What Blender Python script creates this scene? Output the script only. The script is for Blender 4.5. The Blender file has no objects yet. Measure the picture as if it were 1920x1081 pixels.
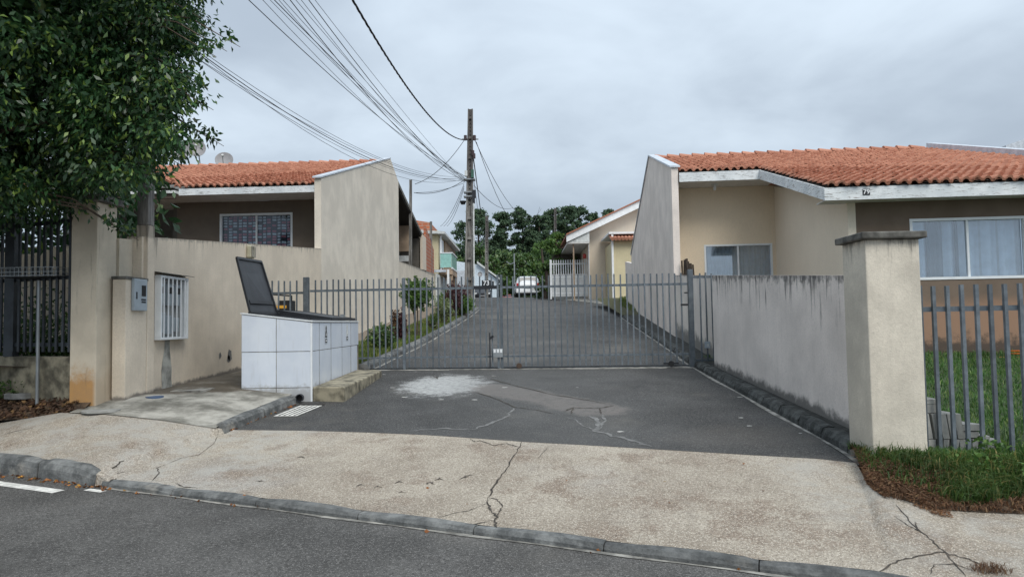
import bpy, math, random
import numpy as np
from mathutils import Vector, Matrix
random.seed(7); RNG = np.random.default_rng(11)
S = bpy.context.scene
# ---------------------------------------------------------------- camera, world, sun, exposure
F = 1330.0
cam_d = bpy.data.cameras.new('camera'); cam = bpy.data.objects.new('camera', cam_d); S.collection.objects.link(cam)
cam_d.sensor_width = 36; cam_d.lens = 36 * F / 1920; cam_d.clip_start = .05; cam_d.clip_end = 2000
CAM = Vector((0, 0, 1.6))
RC = (Matrix.Rotation(math.radians(.65), 3, 'Z') @ Matrix.Rotation(math.radians(90 + 2.76), 3, 'X') @ Matrix.Rotation(math.radians(-.92), 3, 'Z'))
cam.matrix_world = Matrix.Translation(CAM) @ RC.to_4x4()
S.camera = cam
W = bpy.data.worlds.new('World'); S.world = W; W.use_nodes = True
SUN_EL, SUN_AZ = math.radians(52), math.radians(152)     # azimuth clockwise from +Y
sd = bpy.data.lights.new('sun', 'SUN'); sd.energy = 1.5; sd.angle = math.radians(35); sd.color = (1, .955, .88)
sun = bpy.data.objects.new('sun', sd); S.collection.objects.link(sun)
sv = Vector((math.sin(SUN_AZ) * math.cos(SUN_EL), math.cos(SUN_AZ) * math.cos(SUN_EL), math.sin(SUN_EL)))
sun.rotation_euler = sv.to_track_quat('Z', 'Y').to_euler()
S.view_settings.view_transform = 'Standard'; S.view_settings.look = 'None'
S.view_settings.exposure = 0.82; S.view_settings.gamma = 1; S.view_settings.use_curve_mapping = False
S.render.engine = 'CYCLES'

class NB:
    """tiny node-tree helper"""
    def __init__(s, tree): s.t = tree; s.n = tree.nodes; s.l = tree.links
    def new(s, k, **kw):
        a = s.n.new(k)
        for q, v in kw.items(): setattr(a, q, v)
        return a
    def put(s, sock, v):
        if isinstance(v, bpy.types.NodeSocket): s.l.new(v, sock)
        elif v is not None:
            if isinstance(v, (tuple, list)) and len(v) == 3 and sock.type == 'RGBA': v = (*v, 1)
            sock.default_value = v
    def pos(s): return s.new('ShaderNodeNewGeometry').outputs['Position']
    def xyz(s, v):
        a = s.new('ShaderNodeSeparateXYZ'); s.put(a.inputs[0], v); return a.outputs
    def comb(s, x, y, z):
        a = s.new('ShaderNodeCombineXYZ')
        for i, v in enumerate((x, y, z)): s.put(a.inputs[i], v)
        return a.outputs[0]
    def m(s, op, a, b=None, c=None):
        q = s.new('ShaderNodeMath', operation=op); s.put(q.inputs[0], a)
        if b is not None: s.put(q.inputs[1], b)
        if c is not None: s.put(q.inputs[2], c)
        return q.outputs[0]
    def vm(s, op, a, b):
        q = s.new('ShaderNodeVectorMath', operation=op); s.put(q.inputs[0], a); s.put(q.inputs[1], b); return q.outputs[0]
    def noise(s, v, sc, det=3, ro=.55, dist=0):
        q = s.new('ShaderNodeTexNoise'); s.put(q.inputs['Vector'], v)
        q.inputs['Scale'].default_value = sc; q.inputs['Detail'].default_value = det
        q.inputs['Roughness'].default_value = ro; q.inputs['Distortion'].default_value = dist
        return q.outputs['Fac']
    def vor(s, v, sc, feat='F1', out='Distance'):
        q = s.new('ShaderNodeTexVoronoi', feature=feat); s.put(q.inputs['Vector'], v); q.inputs['Scale'].default_value = sc
        return q.outputs[out]
    def mr(s, v, a, b, c=0., d=1.):
        q = s.new('ShaderNodeMapRange'); q.interpolation_type = 'SMOOTHSTEP'
        for i, x in enumerate((v, a, b, c, d)): s.put(q.inputs[i], x)
        return q.outputs[0]
    def mix(s, f, a, b, mode='MIX'):
        q = s.new('ShaderNodeMix', data_type='RGBA', blend_type=mode)
        s.put(q.inputs[0], f); s.put(q.inputs[6], a); s.put(q.inputs[7], b); return q.outputs[2]
    def hsv(s, c, v, h=.5, sa=1.):
        q = s.new('ShaderNodeHueSaturation'); s.put(q.inputs['Color'], c); s.put(q.inputs['Value'], v)
        s.put(q.inputs['Hue'], h); s.put(q.inputs['Saturation'], sa); return q.outputs[0]
    def bump(s, h, st=.3, d=.01, nrm=None):
        q = s.new('ShaderNodeBump'); s.put(q.inputs['Height'], h); q.inputs['Strength'].default_value = st
        q.inputs['Distance'].default_value = d
        if nrm is not None: s.put(q.inputs['Normal'], nrm)
        return q.outputs[0]

w = NB(W.node_tree); w.n.clear()
sky = w.new('ShaderNodeTexSky', sky_type='NISHITA'); sky.sun_disc = False; sky.sun_elevation = SUN_EL; sky.sun_rotation = SUN_AZ
sky.dust_density = 2; sky.air_density = 1
tc = w.new('ShaderNodeTexCoord').outputs['Generated']; o3 = w.xyz(tc)
zz = w.m('ADD', w.m('MAXIMUM', o3[2], 0), .22)
pv = w.comb(w.m('DIVIDE', o3[0], zz), w.m('DIVIDE', o3[1], zz), 0.3)
c1 = w.noise(pv, .75, 5, .5, .4); c2 = w.noise(w.vm('ADD', pv, (3.7, 1.2, 0)), 2.1, 5, .55, .3); c3 = w.noise(w.vm('ADD', pv, (9.1, 4.2, 1)), .4, 2, .5)
cf = w.m('ADD', w.m('ADD', w.m('MULTIPLY', c1, .5), w.m('MULTIPLY', c2, .22)), w.m('MULTIPLY', c3, .28))
cl = w.mix(w.mr(cf, .39, .60), (.285, .335, .395), (.46, .53, .60))
low = w.mr(o3[2], .0, .22, 1., 0.)
cl = w.mix(w.m('MULTIPLY', low, .45), cl, (.36, .435, .51))
gain = w.m('ADD', 1., w.m('MULTIPLY', w.m('POWER', w.m('MAXIMUM', o3[2], 0), 2.), .9))     # overcast sky: brighter towards the zenith
ba = w.new('ShaderNodeBackground'); w.put(ba.inputs[0], sky.outputs[0]); ba.inputs[1].default_value = .08
bb = w.new('ShaderNodeBackground'); w.put(bb.inputs[0], cl); w.put(bb.inputs[1], w.m('MULTIPLY', gain, .88))
mx = w.new('ShaderNodeMixShader'); mx.inputs[0].default_value = .93
w.l.new(ba.outputs[0], mx.inputs[1]); w.l.new(bb.outputs[0], mx.inputs[2])
w.l.new(mx.outputs[0], w.new('ShaderNodeOutputWorld').inputs[0])

# ---------------------------------------------------------------- helpers
def ray(px, py):
    return RC @ Vector(((px - 960) / F, -(py - 540.5) / F, -1))
def atY(px, py, Y): d = ray(px, py); return CAM + d * (Y / d.y)
def atX(px, py, X): d = ray(px, py); return CAM + d * (X / d.x)
def onpl(px, py, a, b, c):                    # on plane z = a + b x + c y
    d = ray(px, py); t = (a - CAM.z) / (d.z - b * d.x - c * d.y); return CAM + d * t
LOC = {}
def link(o): S.collection.objects.link(o); return o
def tag(o, label=None, cat=None, group=None, kind=None):
    if label: o['label'] = label
    if cat: o['category'] = cat
    if group: o['group'] = group
    if kind: o['kind'] = kind
    return o
def thing(name, label, cat, loc, group=None):
    o = link(bpy.data.objects.new(name, None)); o.location = loc; o.empty_display_size = .2
    LOC[o] = Vector(loc); return tag(o, label, cat, group)
def mesh(name, V, Fc, mat, parent=None, smooth=False, bevel=0, mats=None):
    base = LOC.get(parent, Vector((0, 0, 0)))
    if parent is None and len(V):
        a = np.array([tuple(v) for v in V]); base = Vector((float(a[:, 0].mean()), float(a[:, 1].mean()), float(a[:, 2].min())))
    me = bpy.data.meshes.new(name)
    me.from_pydata([(v[0] - base.x, v[1] - base.y, v[2] - base.z) for v in V], [], Fc)
    if smooth: me.polygons.foreach_set('use_smooth', [True] * len(me.polygons))
    if mat: me.materials.append(mat)
    me.update()
    o = link(bpy.data.objects.new(name, me))
    if parent: o.parent = parent
    else: o.location = base
    LOC[o] = base
    if bevel:
        b = o.modifiers.new('bevel', 'BEVEL'); b.width = bevel; b.segments = 2; b.limit_method = 'ANGLE'
    return o
def bigmesh(name, V, quads, mat, parent=None, tris=False):
    """fast path for big numpy meshes"""
    k = 3 if tris else 4
    base = LOC.get(parent, Vector((0, 0, 0)))
    me = bpy.data.meshes.new(name); V = np.asarray(V, dtype=np.float32) - np.array(base, dtype=np.float32); n = len(quads)
    me.vertices.add(len(V)); me.vertices.foreach_set('co', V.ravel())
    me.loops.add(n * k); me.loops.foreach_set('vertex_index', np.asarray(quads, dtype=np.int32).ravel())
    me.polygons.add(n); me.polygons.foreach_set('loop_start', np.arange(0, n * k, k, dtype=np.int32))
    me.update(calc_edges=True); me.materials.append(mat)
    o = link(bpy.data.objects.new(name, me))
    if parent: o.parent = parent
    LOC[o] = base
    return o
class G:
    """geometry collector: world coordinates"""
    def __init__(s): s.V = []; s.F = []
    def add(s, V, Fc):
        k = len(s.V); s.V += [tuple(v) for v in V]; s.F += [tuple(i + k for i in f) for f in Fc]; return s
    def hexa(s, b, t):                       # bottom 4 pts (ccw from above), top 4 pts
        return s.add(list(b) + list(t), [(3, 2, 1, 0), (4, 5, 6, 7), (0, 1, 5, 4), (1, 2, 6, 5), (2, 3, 7, 6), (3, 0, 4, 7)])
    def box(s, x0, x1, y0, y1, z0, z1):
        b = [(x0, y0), (x1, y0), (x1, y1), (x0, y1)]
        return s.hexa([(x, y, z0) for x, y in b], [(x, y, z1) for x, y in b])
    def bar(s, p, q, w, h=None, up=(0, 0, 1)):      # square bar between two points
        p = Vector(p); q = Vector(q); d = (q - p).normalized(); h = h or w
        u = Vector(up)
        if abs(d.dot(u)) > .95: u = Vector((0, 1, 0))
        a = d.cross(u).normalized() * w / 2; b = a.cross(d).normalized() * h / 2
        return s.hexa([p - a - b, p + a - b, q + a - b, q - a - b], [p - a + b, p + a + b, q + a + b, q - a + b])
    def tube(s, pts, r, n=6, caps=True):
        pts = [Vector(p) for p in pts]; rr = r if isinstance(r, (list, tuple)) else [r] * len(pts)
        k = len(s.V); m = len(pts)
        for i, p in enumerate(pts):
            d = (pts[min(i + 1, m - 1)] - pts[max(i - 1, 0)]).normalized()
            u = Vector((0, 0, 1)) if abs(d.z) < .9 else Vector((1, 0, 0))
            a = d.cross(u).normalized(); b = a.cross(d)
            for j in range(n):
                t = 2 * math.pi * j / n; s.V.append(tuple(p + (a * math.cos(t) + b * math.sin(t)) * rr[i]))
        for i in range(m - 1):
            for j in range(n):
                s.F.append((k + i * n + j, k + i * n + (j + 1) % n, k + (i + 1) * n + (j + 1) % n, k + (i + 1) * n + j))
        if caps: s.F.append(tuple(k + j for j in range(n))[::-1]); s.F.append(tuple(k + (m - 1) * n + j for j in range(n)))
        return s
    def prism(s, pts, vec):                  # extrude polygon by vec
        n = len(pts); v = Vector(vec)
        return s.add([Vector(p) for p in pts] + [Vector(p) + v for p in pts],
                     [tuple(range(n))[::-1], tuple(range(n, 2 * n))] + [(i, (i + 1) % n, n + (i + 1) % n, n + i) for i in range(n)])
    def obj(s, name, mat, parent=None, **kw): return mesh(name, s.V, s.F, mat, parent, **kw)
def panel(o, u, nrm, wd, z0, z1, th, holes=()):
    """wall: origin o (x,y), horizontal dir u, thickness th along nrm (2-d), with rectangular openings (u0,u1,z0,z1)"""
    us = sorted({0, wd, *[h[0] for h in holes], *[h[1] for h in holes]}); zs_ = sorted({z0, z1, *[h[2] for h in holes], *[h[3] for h in holes]})
    g = G(); P = lambda a, z, t: (o[0] + u[0] * a + nrm[0] * t, o[1] + u[1] * a + nrm[1] * t, z)
    def solid(i, j):
        if i < 0 or j < 0 or i >= len(us) - 1 or j >= len(zs_) - 1: return False
        a = (us[i] + us[i + 1]) / 2; z = (zs_[j] + zs_[j + 1]) / 2
        return not any(h[0] < a < h[1] and h[2] < z < h[3] for h in holes)
    for i in range(len(us) - 1):
        for j in range(len(zs_) - 1):
            if not solid(i, j): continue
            a, b, c, d = us[i], us[i + 1], zs_[j], zs_[j + 1]
            g.add([P(a, c, 0), P(b, c, 0), P(b, d, 0), P(a, d, 0)], [(0, 1, 2, 3)]); g.add([P(a, c, th), P(b, c, th), P(b, d, th), P(a, d, th)], [(3, 2, 1, 0)])
            for (e, f, ok) in (((a, c), (b, c), solid(i, j - 1)), ((b, c), (b, d), solid(i + 1, j)), ((b, d), (a, d), solid(i, j + 1)), ((a, d), (a, c), solid(i - 1, j))):
                if not ok: g.add([P(*e, 0), P(*f, 0), P(*f, th), P(*e, th)], [(3, 2, 1, 0)])
    return g
def sheet(fn, us, vs):
    V = [tuple(fn(a, b)) for b in vs for a in us]; n = len(us)
    return V, [(j * n + i, j * n + i + 1, (j + 1) * n + i + 1, (j + 1) * n + i) for j in range(len(vs) - 1) for i in range(n - 1)]
def copy_tree(o, parent=None, off=None):
    c = link(o.copy()); LOC[c] = LOC.get(o, Vector())
    if parent: c.parent = parent
    for ch in list(o.children): copy_tree(ch, c)
    return c

# ---------------------------------------------------------------- materials
def mat(name, build):
    m = bpy.data.materials.new(name); m.use_nodes = True; n = NB(m.node_tree)
    b = n.n['Principled BSDF']; build(n, b); return m
def simple(name, col, rough=.7, metal=0, var=.12, sc=6, bs=0, bsc=40, rnd=0):
    def f(n, b):
        p = n.pos(); v = n.mr(n.noise(p, sc, 4), .3, .7, 1 - var, 1 + var)
        if rnd:
            r = n.new('ShaderNodeObjectInfo').outputs['Random']; v = n.m('MULTIPLY', v, n.mr(r, 0., 1., 1 - rnd, 1 + rnd))
        n.put(b.inputs['Base Color'], n.hsv(col + (1,), v)); b.inputs['Roughness'].default_value = rough; b.inputs['Metallic'].default_value = metal
        if bs: n.put(b.inputs['Normal'], n.bump(n.noise(p, bsc, 3), bs, .004))
    return mat(name, f)
def stucco(name, col, top=None, length=.5, amt=.8, base=None, bcol=(.12, .11, .10), blen=.25, drip=(.05, .048, .046), mott=.14, fine=1., sk=.2):
    """painted rendered wall; dark rain drips hang from the top line z=a+c*y (or +b*x), dirt splashed above the base line"""
    def f(n, b):
        p = n.pos(); o = n.xyz(p)
        c = n.mix(n.mr(n.noise(p, 1.3, 5, .6), .35, .7), tuple(x * (1 - mott) for x in col), tuple(min(1, x * (1 + mott * .6)) for x in col))
        c = n.mix(n.mr(n.noise(p, 30, 3, .7), .3, .75, .0, .22), c, tuple(x * .8 for x in col))
        sv2 = n.comb(n.m('MULTIPLY', o[0], 6.), n.m('MULTIPLY', o[1], 6.), n.m('MULTIPLY', o[2], .45))
        st = n.noise(sv2, 2.2, 5, .7); st2 = n.noise(sv2, .7, 3, .6)
        c = n.mix(n.mr(st, .46, .7, 0., sk), c, tuple(x * .66 for x in col)); c = n.mix(n.mr(n.noise(p, 48, 4, .85), .42, .66, .0, .30), c, tuple(x * .58 for x in col))
        if top:
            a, bx, cy = top
            d = n.m('SUBTRACT', n.m('ADD', n.m('ADD', a, n.m('MULTIPLY', o[0], bx)), n.m('MULTIPLY', o[1], cy)), o[2])
            d = n.m('DIVIDE', d, length)
            k = n.m('SUBTRACT', n.m('ADD', n.m('MULTIPLY', st, 1.25), n.m('MULTIPLY', st2, .35)), n.m('ADD', n.m('MULTIPLY', d, .30), .78))
            c = n.mix(n.m('MULTIPLY', n.mr(k, .0, .16), amt), c, drip)
            edge = n.m('ADD', d, n.m('MULTIPLY', n.noise(p, 9, 4, .7), .5))
            c = n.mix(n.m('MULTIPLY', n.mr(edge, .36, .22), amt * .9), c, drip)
        if base:
            a, bx, cy = base
            d = n.m('SUBTRACT', o[2], n.m('ADD', n.m('ADD', a, n.m('MULTIPLY', o[0], bx)), n.m('MULTIPLY', o[1], cy)))
            k = n.m('ADD', n.m('DIVIDE', d, blen), n.m('MULTIPLY', n.m('SUBTRACT', n.noise(p, 5, 5, .7), .5), 2.2))
            c = n.mix(n.mr(k, 1., .2, 0., .85), c, bcol)
        n.put(b.inputs['Base Color'], c); b.inputs['Roughness'].default_value = .92
        h = n.m('ADD', n.noise(p, 95, 3, .7), n.m('MULTIPLY', n.noise(p, 22, 3, .6), .8))
        n.put(b.inputs['Normal'], n.bump(h, .5 * fine, .006))
    return mat(name, f)
def leafmat(name, ca, cb, cc, rough=.45, trans=.3):
    def f(n, b):
        r = n.new('ShaderNodeNewGeometry').outputs['Random Per Island']; p = n.pos()
        c = n.mix(n.mr(r, .0, .8), ca, cb); c = n.mix(n.mr(r, .78, .98), c, cc)
        c = n.hsv(c, n.mr(n.noise(p, 1.6, 3), .3, .7, .65, 1.3))
        n.put(b.inputs['Base Color'], c); b.inputs['Roughness'].default_value = rough
        t = n.new('ShaderNodeBsdfTranslucent'); n.put(t.inputs[0], n.hsv(c, 1.5))
        m = n.new('ShaderNodeMixShader'); m.inputs[0].default_value = trans
        n.l.new(b.outputs[0], m.inputs[1]); n.l.new(t.outputs[0], m.inputs[2]); n.l.new(m.outputs[0], n.n['Material Output'].inputs[0])
    return mat(name, f)
def glass(name, tint=(.9, .95, 1), refl=.35):
    def f(n, b):
        n.n.remove(b); g = n.new('ShaderNodeBsdfGlossy'); g.inputs['Roughness'].default_value = .02; g.inputs[0].default_value = (.95, .97, 1, 1)
        t = n.new('ShaderNodeBsdfTransparent'); t.inputs[0].default_value = (*tint, 1)
        lw = n.new('ShaderNodeLayerWeight'); lw.inputs[0].default_value = .35
        m = n.new('ShaderNodeMixShader'); n.put(m.inputs[0], n.m('MINIMUM', n.m('ADD', n.m('MULTIPLY', lw.outputs['Fresnel'], .6), refl), 1.))
        n.l.new(t.outputs[0], m.inputs[1]); n.l.new(g.outputs[0], m.inputs[2]); n.l.new(m.outputs[0], n.n['Material Output'].inputs[0])
    return mat(name, f)
def asphalt(name, col, speck, spill=False):
    def f(n, b):
        p = n.pos(); o = n.xyz(p)
        c = n.mix(n.mr(n.noise(p, .9, 6, .62), .3, .7), tuple(x * .62 for x in col), tuple(x * 1.3 for x in col))
        v = n.vor(p, 95, out='Color'); vd = n.mr(n.vor(p, 95), .42, .22); vv = n.xyz(v)[0]
        c = n.mix(n.m('MULTIPLY', vd, n.mr(vv, .45, .95, 0., speck)), c, (.38, .37, .355))
        c = n.mix(n.mr(n.noise(p, 55, 4, .8), .5, .3, 0., .7), c, tuple(x * .45 for x in col))
        c = n.mix(n.mr(n.noise(p, 46, 5, .95), .52, .64, 0., .45 + speck * .5), c, (.29, .28, .265)); c = n.mix(n.mr(n.noise(n.vm('ADD', p, (3, 3, 3)), 40, 4, .95), .50, .38, 0., .85), c, tuple(x * .35 for x in col))
        c = n.mix(n.mr(n.noise(p, .33, 4, .7), .52, .72, 0., .4), c, (.2, .185, .16)); c = n.mix(n.mr(n.noise(n.vm('ADD', p, (8, 2, 0)), .7, 5, .7), .55, .7, 0., .5), c, tuple(x * .5 for x in col))
        rough = .8
        if spill:
            # spilled whitewash in front of the gate, worn into the asphalt
            q = onpl(835, 722, -.138, 0, .066); q2 = onpl(915, 721, -.138, 0, .066); rx = abs(q2.x - q.x)
            dx = n.m('DIVIDE', n.m('SUBTRACT', o[0], q.x), rx * 1.08); dy = n.m('DIVIDE', n.m('SUBTRACT', o[1], q.y + .05), 1.15)
            r = n.m('SQRT', n.m('ADD', n.m('MULTIPLY', dx, dx), n.m('MULTIPLY', dy, dy)))
            k = n.m('ADD', r, n.m('MULTIPLY', n.m('SUBTRACT', n.noise(p, 4.5, 6, .72), .5), 1.5))
            k = n.m('ADD', k, n.m('MULTIPLY', n.m('SUBTRACT', n.noise(p, 38, 4, .7), .5), .9))
            c = n.mix(n.m('MULTIPLY', n.mr(k, 1.12, .62, 0., .72), n.mr(n.noise(n.vm('MULTIPLY', p, (1, 2.2, 1)), 14, 5, .75), .30, .6, .25, 1.)), c, (.60, .61, .60))
            # cement-smeared repair across the asphalt between the cracks
            a0 = onpl(925, 728, -.138, 0, .066); a1 = onpl(1122, 768, -.138, 0, .066); ab = a1 - a0; L2 = ab.x ** 2 + ab.y ** 2
            ux = n.m('SUBTRACT', o[0], a0.x); uy = n.m('SUBTRACT', o[1], a0.y)
            t = n.m('DIVIDE', n.m('ADD', n.m('MULTIPLY', ux, ab.x), n.m('MULTIPLY', uy, ab.y)), L2); t.node.use_clamp = True
            ex_ = n.m('SUBTRACT', ux, n.m('MULTIPLY', t, ab.x)); ey_ = n.m('SUBTRACT', uy, n.m('MULTIPLY', t, ab.y)); dd_ = n.m('SQRT', n.m('ADD', n.m('MULTIPLY', ex_, ex_), n.m('MULTIPLY', ey_, ey_)))
            dd_ = n.m('ADD', dd_, n.m('MULTIPLY', n.m('SUBTRACT', n.noise(p, 3.2, 6, .75), .5), .55))
            c = n.mix(n.m('MULTIPLY', n.mr(dd_, .50, .28, 0., .75), n.mr(n.noise(p, 9, 5, .8), .3, .6, .45, 1.)), c, (.20, .18, .165))
            c = n.mix(n.mr(n.m('ADD', n.m('ABSOLUTE', n.m('SUBTRACT', o[0], .3)), n.m('MULTIPLY', n.noise(p, .8, 4, .6), 1.6)), 2.9, 1.2, 0., .30), c, (.125, .125, .122))
            # mud tracks lower right
            q3 = onpl(1450, 815, -.138, 0, .066); dx = n.m('DIVIDE', n.m('SUBTRACT', o[0], q3.x), 1.3); dy = n.m('DIVIDE', n.m('SUBTRACT', o[1], q3.y), .7)
            r = n.m('ADD', n.m('SQRT', n.m('ADD', n.m('MULTIPLY', dx, dx), n.m('MULTIPLY', dy, dy))), n.m('MULTIPLY', n.m('SUBTRACT', n.noise(p, 2.5, 5, .7), .5), 1.2))
            c = n.mix(n.mr(r, 1.2, .1, 0., .25), c, (.15, .13, .11))
        n.put(b.inputs['Base Color'], c); b.inputs['Roughness'].default_value = rough
        b.inputs['Specular IOR Level'].default_value = .25
        h = n.m('ADD', n.m('MULTIPLY', n.vor(p, 120), .8), n.noise(p, 200, 3, .7))
        n.put(b.inputs['Normal'], n.bump(h, .75, .006))
    return mat(name, f)
def f_concrete(n, b):
    p = n.pos(); o = n.xyz(p)
    c = n.mix(n.mr(n.noise(p, .8, 6, .65, .3), .32, .68), (.26, .215, .165), (.45, .40, .325))
    c = n.mix(n.mr(n.noise(n.vm('ADD', p, (5, 9, 2)), .55, 5, .6), .5, .72, 0., .55), c, (.36, .345, .33))
    c = n.mix(n.mr(n.noise(n.vm('ADD', p, (1, 3, 2)), 1.7, 5, .7), .50, .66, 0., .9), c, (.21, .155, .112))
    vv = n.xyz(n.vor(p, 88, out='Color'))[0]; vd = n.mr(n.vor(p, 88), .5, .25)
    c = n.mix(n.m('MULTIPLY', vd, n.mr(vv, .25, .85, 0., .9)), c, (.72, .66, .56)); c = n.mix(n.mr(n.noise(p, 70, 3, .8), .52, .36, 0., .8), c, (.13, .11, .088)); c = n.mix(n.mr(n.noise(n.vm('ADD', p, (7, 1, 0)), 2.6, 6, .75, .6), .55, .72, 0., .5), c, (.20, .17, .14))
    c = n.mix(n.mr(n.noise(p, 36, 5, .95), .50, .64, 0., .6), c, (.125, .10, .078)); c = n.mix(n.mr(n.noise(n.vm('ADD', p, (2, 8, 1)), 44, 4, .95), .50, .64, 0., .5), c, (.70, .63, .53))
    q = n.m('MAXIMUM', n.mr(o[0], -1.6, -3.0), n.mr(n.m('ADD', o[0], n.m('MULTIPLY', n.noise(p, 1.2, 3), 1.2)), 2.6, 3.2, 0., .8))                                            # smoother, whiter cement wash at the left end
    c = n.mix(n.m('MULTIPLY', q, n.mr(n.noise(p, 3, 6, .7), .4, .65, 0., .6)), c, (.43, .42, .385))
    n.put(b.inputs['Base Color'], c); b.inputs['Roughness'].default_value = .9
    h = n.m('ADD', n.m('MULTIPLY', n.vor(p, 125), 1.), n.m('ADD', n.noise(p, 170, 3, .7), n.m('MULTIPLY', n.noise(p, 9, 5, .7), 2.)))
    n.put(b.inputs['Normal'], n.bump(h, .8, .007))
def f_apron(n, b):
    p = n.pos(); o = n.xyz(p)
    c = n.mix(n.mr(n.noise(p, 2.2, 6, .68), .35, .68), (.13, .125, .105), (.42, .405, .36))
    k = n.m('ADD', n.mr(n.m('SUBTRACT', o[1], n.m('MULTIPLY', o[0], .72)), 12.35, 12.95), n.m('MULTIPLY', n.m('SUBTRACT', n.noise(p, 2.4, 6, .7), .5), 1.6))
    c = n.mix(n.mr(k, .55, 1.0, 0., .85), c, n.mix(n.noise(p, 24, 4, .7), (.035, .028, .02), (.11, .085, .055)))
    n.put(b.inputs['Base Color'], c); b.inputs['Roughness'].default_value = .9
    n.put(b.inputs['Normal'], n.bump(n.m('ADD', n.noise(p, 60, 4, .7), n.noise(p, 9, 4)), .6, .01))
def f_tile(n, b):
    p = n.pos(); r = n.new('ShaderNodeObjectInfo').outputs['Random']; ri = n.new('ShaderNodeNewGeometry').outputs['Random Per Island']
    q = n.m('FRACT', n.m('ADD', r, n.m('MULTIPLY', ri, 3.7)))
    c = n.mix(q, (.34, .135, .082), (.52, .25, .165)); c = n.mix(n.mr(q, .85, 1., 0., .7), c, (.30, .10, .06))
    c = n.mix(n.mr(n.noise(p, 2.2, 5, .7), .5, .72, 0., .5), c, (.33, .15, .10))
    c = n.mix(n.mr(n.noise(p, 14, 5, .75), .54, .72, 0., .8), c, (.11, .07, .055))
    c = n.mix(n.mr(n.noise(n.vm('ADD', p, (4, 4, 4)), 40, 3, .7), .6, .8, 0., .5), c, (.64, .40, .28))
    n.put(b.inputs['Base Color'], c); b.inputs['Roughness'].default_value = .85
    n.put(b.inputs['Normal'], n.bump(n.noise(p, 60, 3, .7), .3, .005))
def f_oldpaint(n, b):
    p = n.pos(); o = n.xyz(p)
    c = n.mix(n.mr(n.noise(p, 3, 5), .3, .7), (.60, .64, .66), (.76, .79, .80))
    sv2 = n.comb(n.m('MULTIPLY', o[0], 3.), n.m('MULTIPLY', o[1], 3.), n.m('MULTIPLY', o[2], 26.))
    c = n.mix(n.mr(n.noise(sv2, 2, 5, .75), .55, .62, 0., .85), c, (.17, .15, .13))
    c = n.mix(n.mr(n.noise(p, 10, 5, .7), .6, .75, 0., .5), c, (.34, .35, .34))
    n.put(b.inputs['Base Color'], c); b.inputs['Roughness'].default_value = .75
    n.put(b.inputs['Normal'], n.bump(n.noise(sv2, 2, 4, .7), .4, .006))
def f_kerb(n, b):
    p = n.pos(); r = n.new('ShaderNodeObjectInfo').outputs['Random']
    c = n.mix(n.mr(n.noise(p, 5, 6, .7), .35, .7), (.055, .058, .058), (.19, .195, .19))
    c = n.mix(n.mr(n.noise(p, 2, 4, .7), .55, .75, 0., .6), c, (.33, .31, .27)); c = n.hsv(c, n.mr(r, 0., 1., .8, 1.25))
    n.put(b.inputs['Base Color'], c); b.inputs['Roughness'].default_value = .85
    n.put(b.inputs['Normal'], n.bump(n.m('ADD', n.noise(p, 45, 4, .75), n.noise(p, 12, 4)), .8, .012))
def f_kerbd(n, b):
    p = n.pos(); c = n.mix(n.mr(n.noise(p, 6, 6, .75), .38, .68), (.022, .024, .022), (.10, .105, .10)); c = n.mix(n.mr(n.noise(p, 2, 5, .8), .6, .75, 0., .6), c, (.24, .24, .225))
    n.put(b.inputs['Base Color'], c); b.inputs['Roughness'].default_value = .9
    n.put(b.inputs['Normal'], n.bump(n.m('ADD', n.noise(p, 45, 4, .75), n.noise(p, 12, 4)), .9, .015))
def f_bars(n, b):
    p = n.pos(); r = n.new('ShaderNodeObjectInfo').outputs['Random']
    c = n.hsv(n.mix(n.mr(n.noise(p, 9, 5, .7), .35, .7), (.085, .105, .122), (.145, .168, .19)), n.mr(r, 0., 1., .8, 1.2)); c = n.mix(n.mr(n.noise(n.vm('ADD', p, (5, 5, 5)), 16, 5, .8), .64, .72, 0., .8), c, (.13, .065, .035))
    n.put(b.inputs['Base Color'], c); b.inputs['Roughness'].default_value = .5; b.inputs['Metallic'].default_value = .1
def f_polecon(n, b):
    p = n.pos(); o = n.xyz(p)
    sv2 = n.comb(n.m('MULTIPLY', o[0], 8.), n.m('MULTIPLY', o[1], 8.), n.m('MULTIPLY', o[2], .8))
    c = n.mix(n.mr(n.noise(sv2, 1.5, 5, .7), .35, .7), (.10, .095, .09), (.33, .32, .30))
    c = n.mix(n.mr(o[2], 7.5, 9.5, 0., .7), c, (.07, .062, .06))
    n.put(b.inputs['Base Color'], c); b.inputs['Roughness'].default_value = .9
    n.put(b.inputs['Normal'], n.bump(n.noise(p, 30, 4), .4, .01))
def f_curtain_check(n, b):
    p = n.pos(); o = n.xyz(p)
    a = n.m('FRACT', n.m('MULTIPLY', o[0], 7.4)); z = n.m('FRACT', n.m('MULTIPLY', o[2], 13.))
    ia = n.m('FLOOR', n.m('MULTIPLY', o[0], 7.4)); iz = n.m('FLOOR', n.m('MULTIPLY', o[2], 13.))
    ins = n.m('MULTIPLY', n.m('MULTIPLY', n.m('GREATER_THAN', a, .2), n.m('LESS_THAN', a, .92)), n.m('MULTIPLY', n.m('GREATER_THAN', z, .22), n.m('LESS_THAN', z, .9)))
    wn = n.new('ShaderNodeTexWhiteNoise'); n.put(wn.inputs[0], n.comb(ia, iz, 0)); rv = wn.outputs[0]
    c = n.mix(n.m('GREATER_THAN', rv, .42), (.52, .15, .18), (.66, .68, .68)); c = n.mix(n.m('GREATER_THAN', rv, .86), c, (.05, .045, .055))
    c = n.mix(ins, (.020, .018, .035), c)
    n.put(b.inputs['Base Color'], c); b.inputs['Roughness'].default_value = .9
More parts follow.
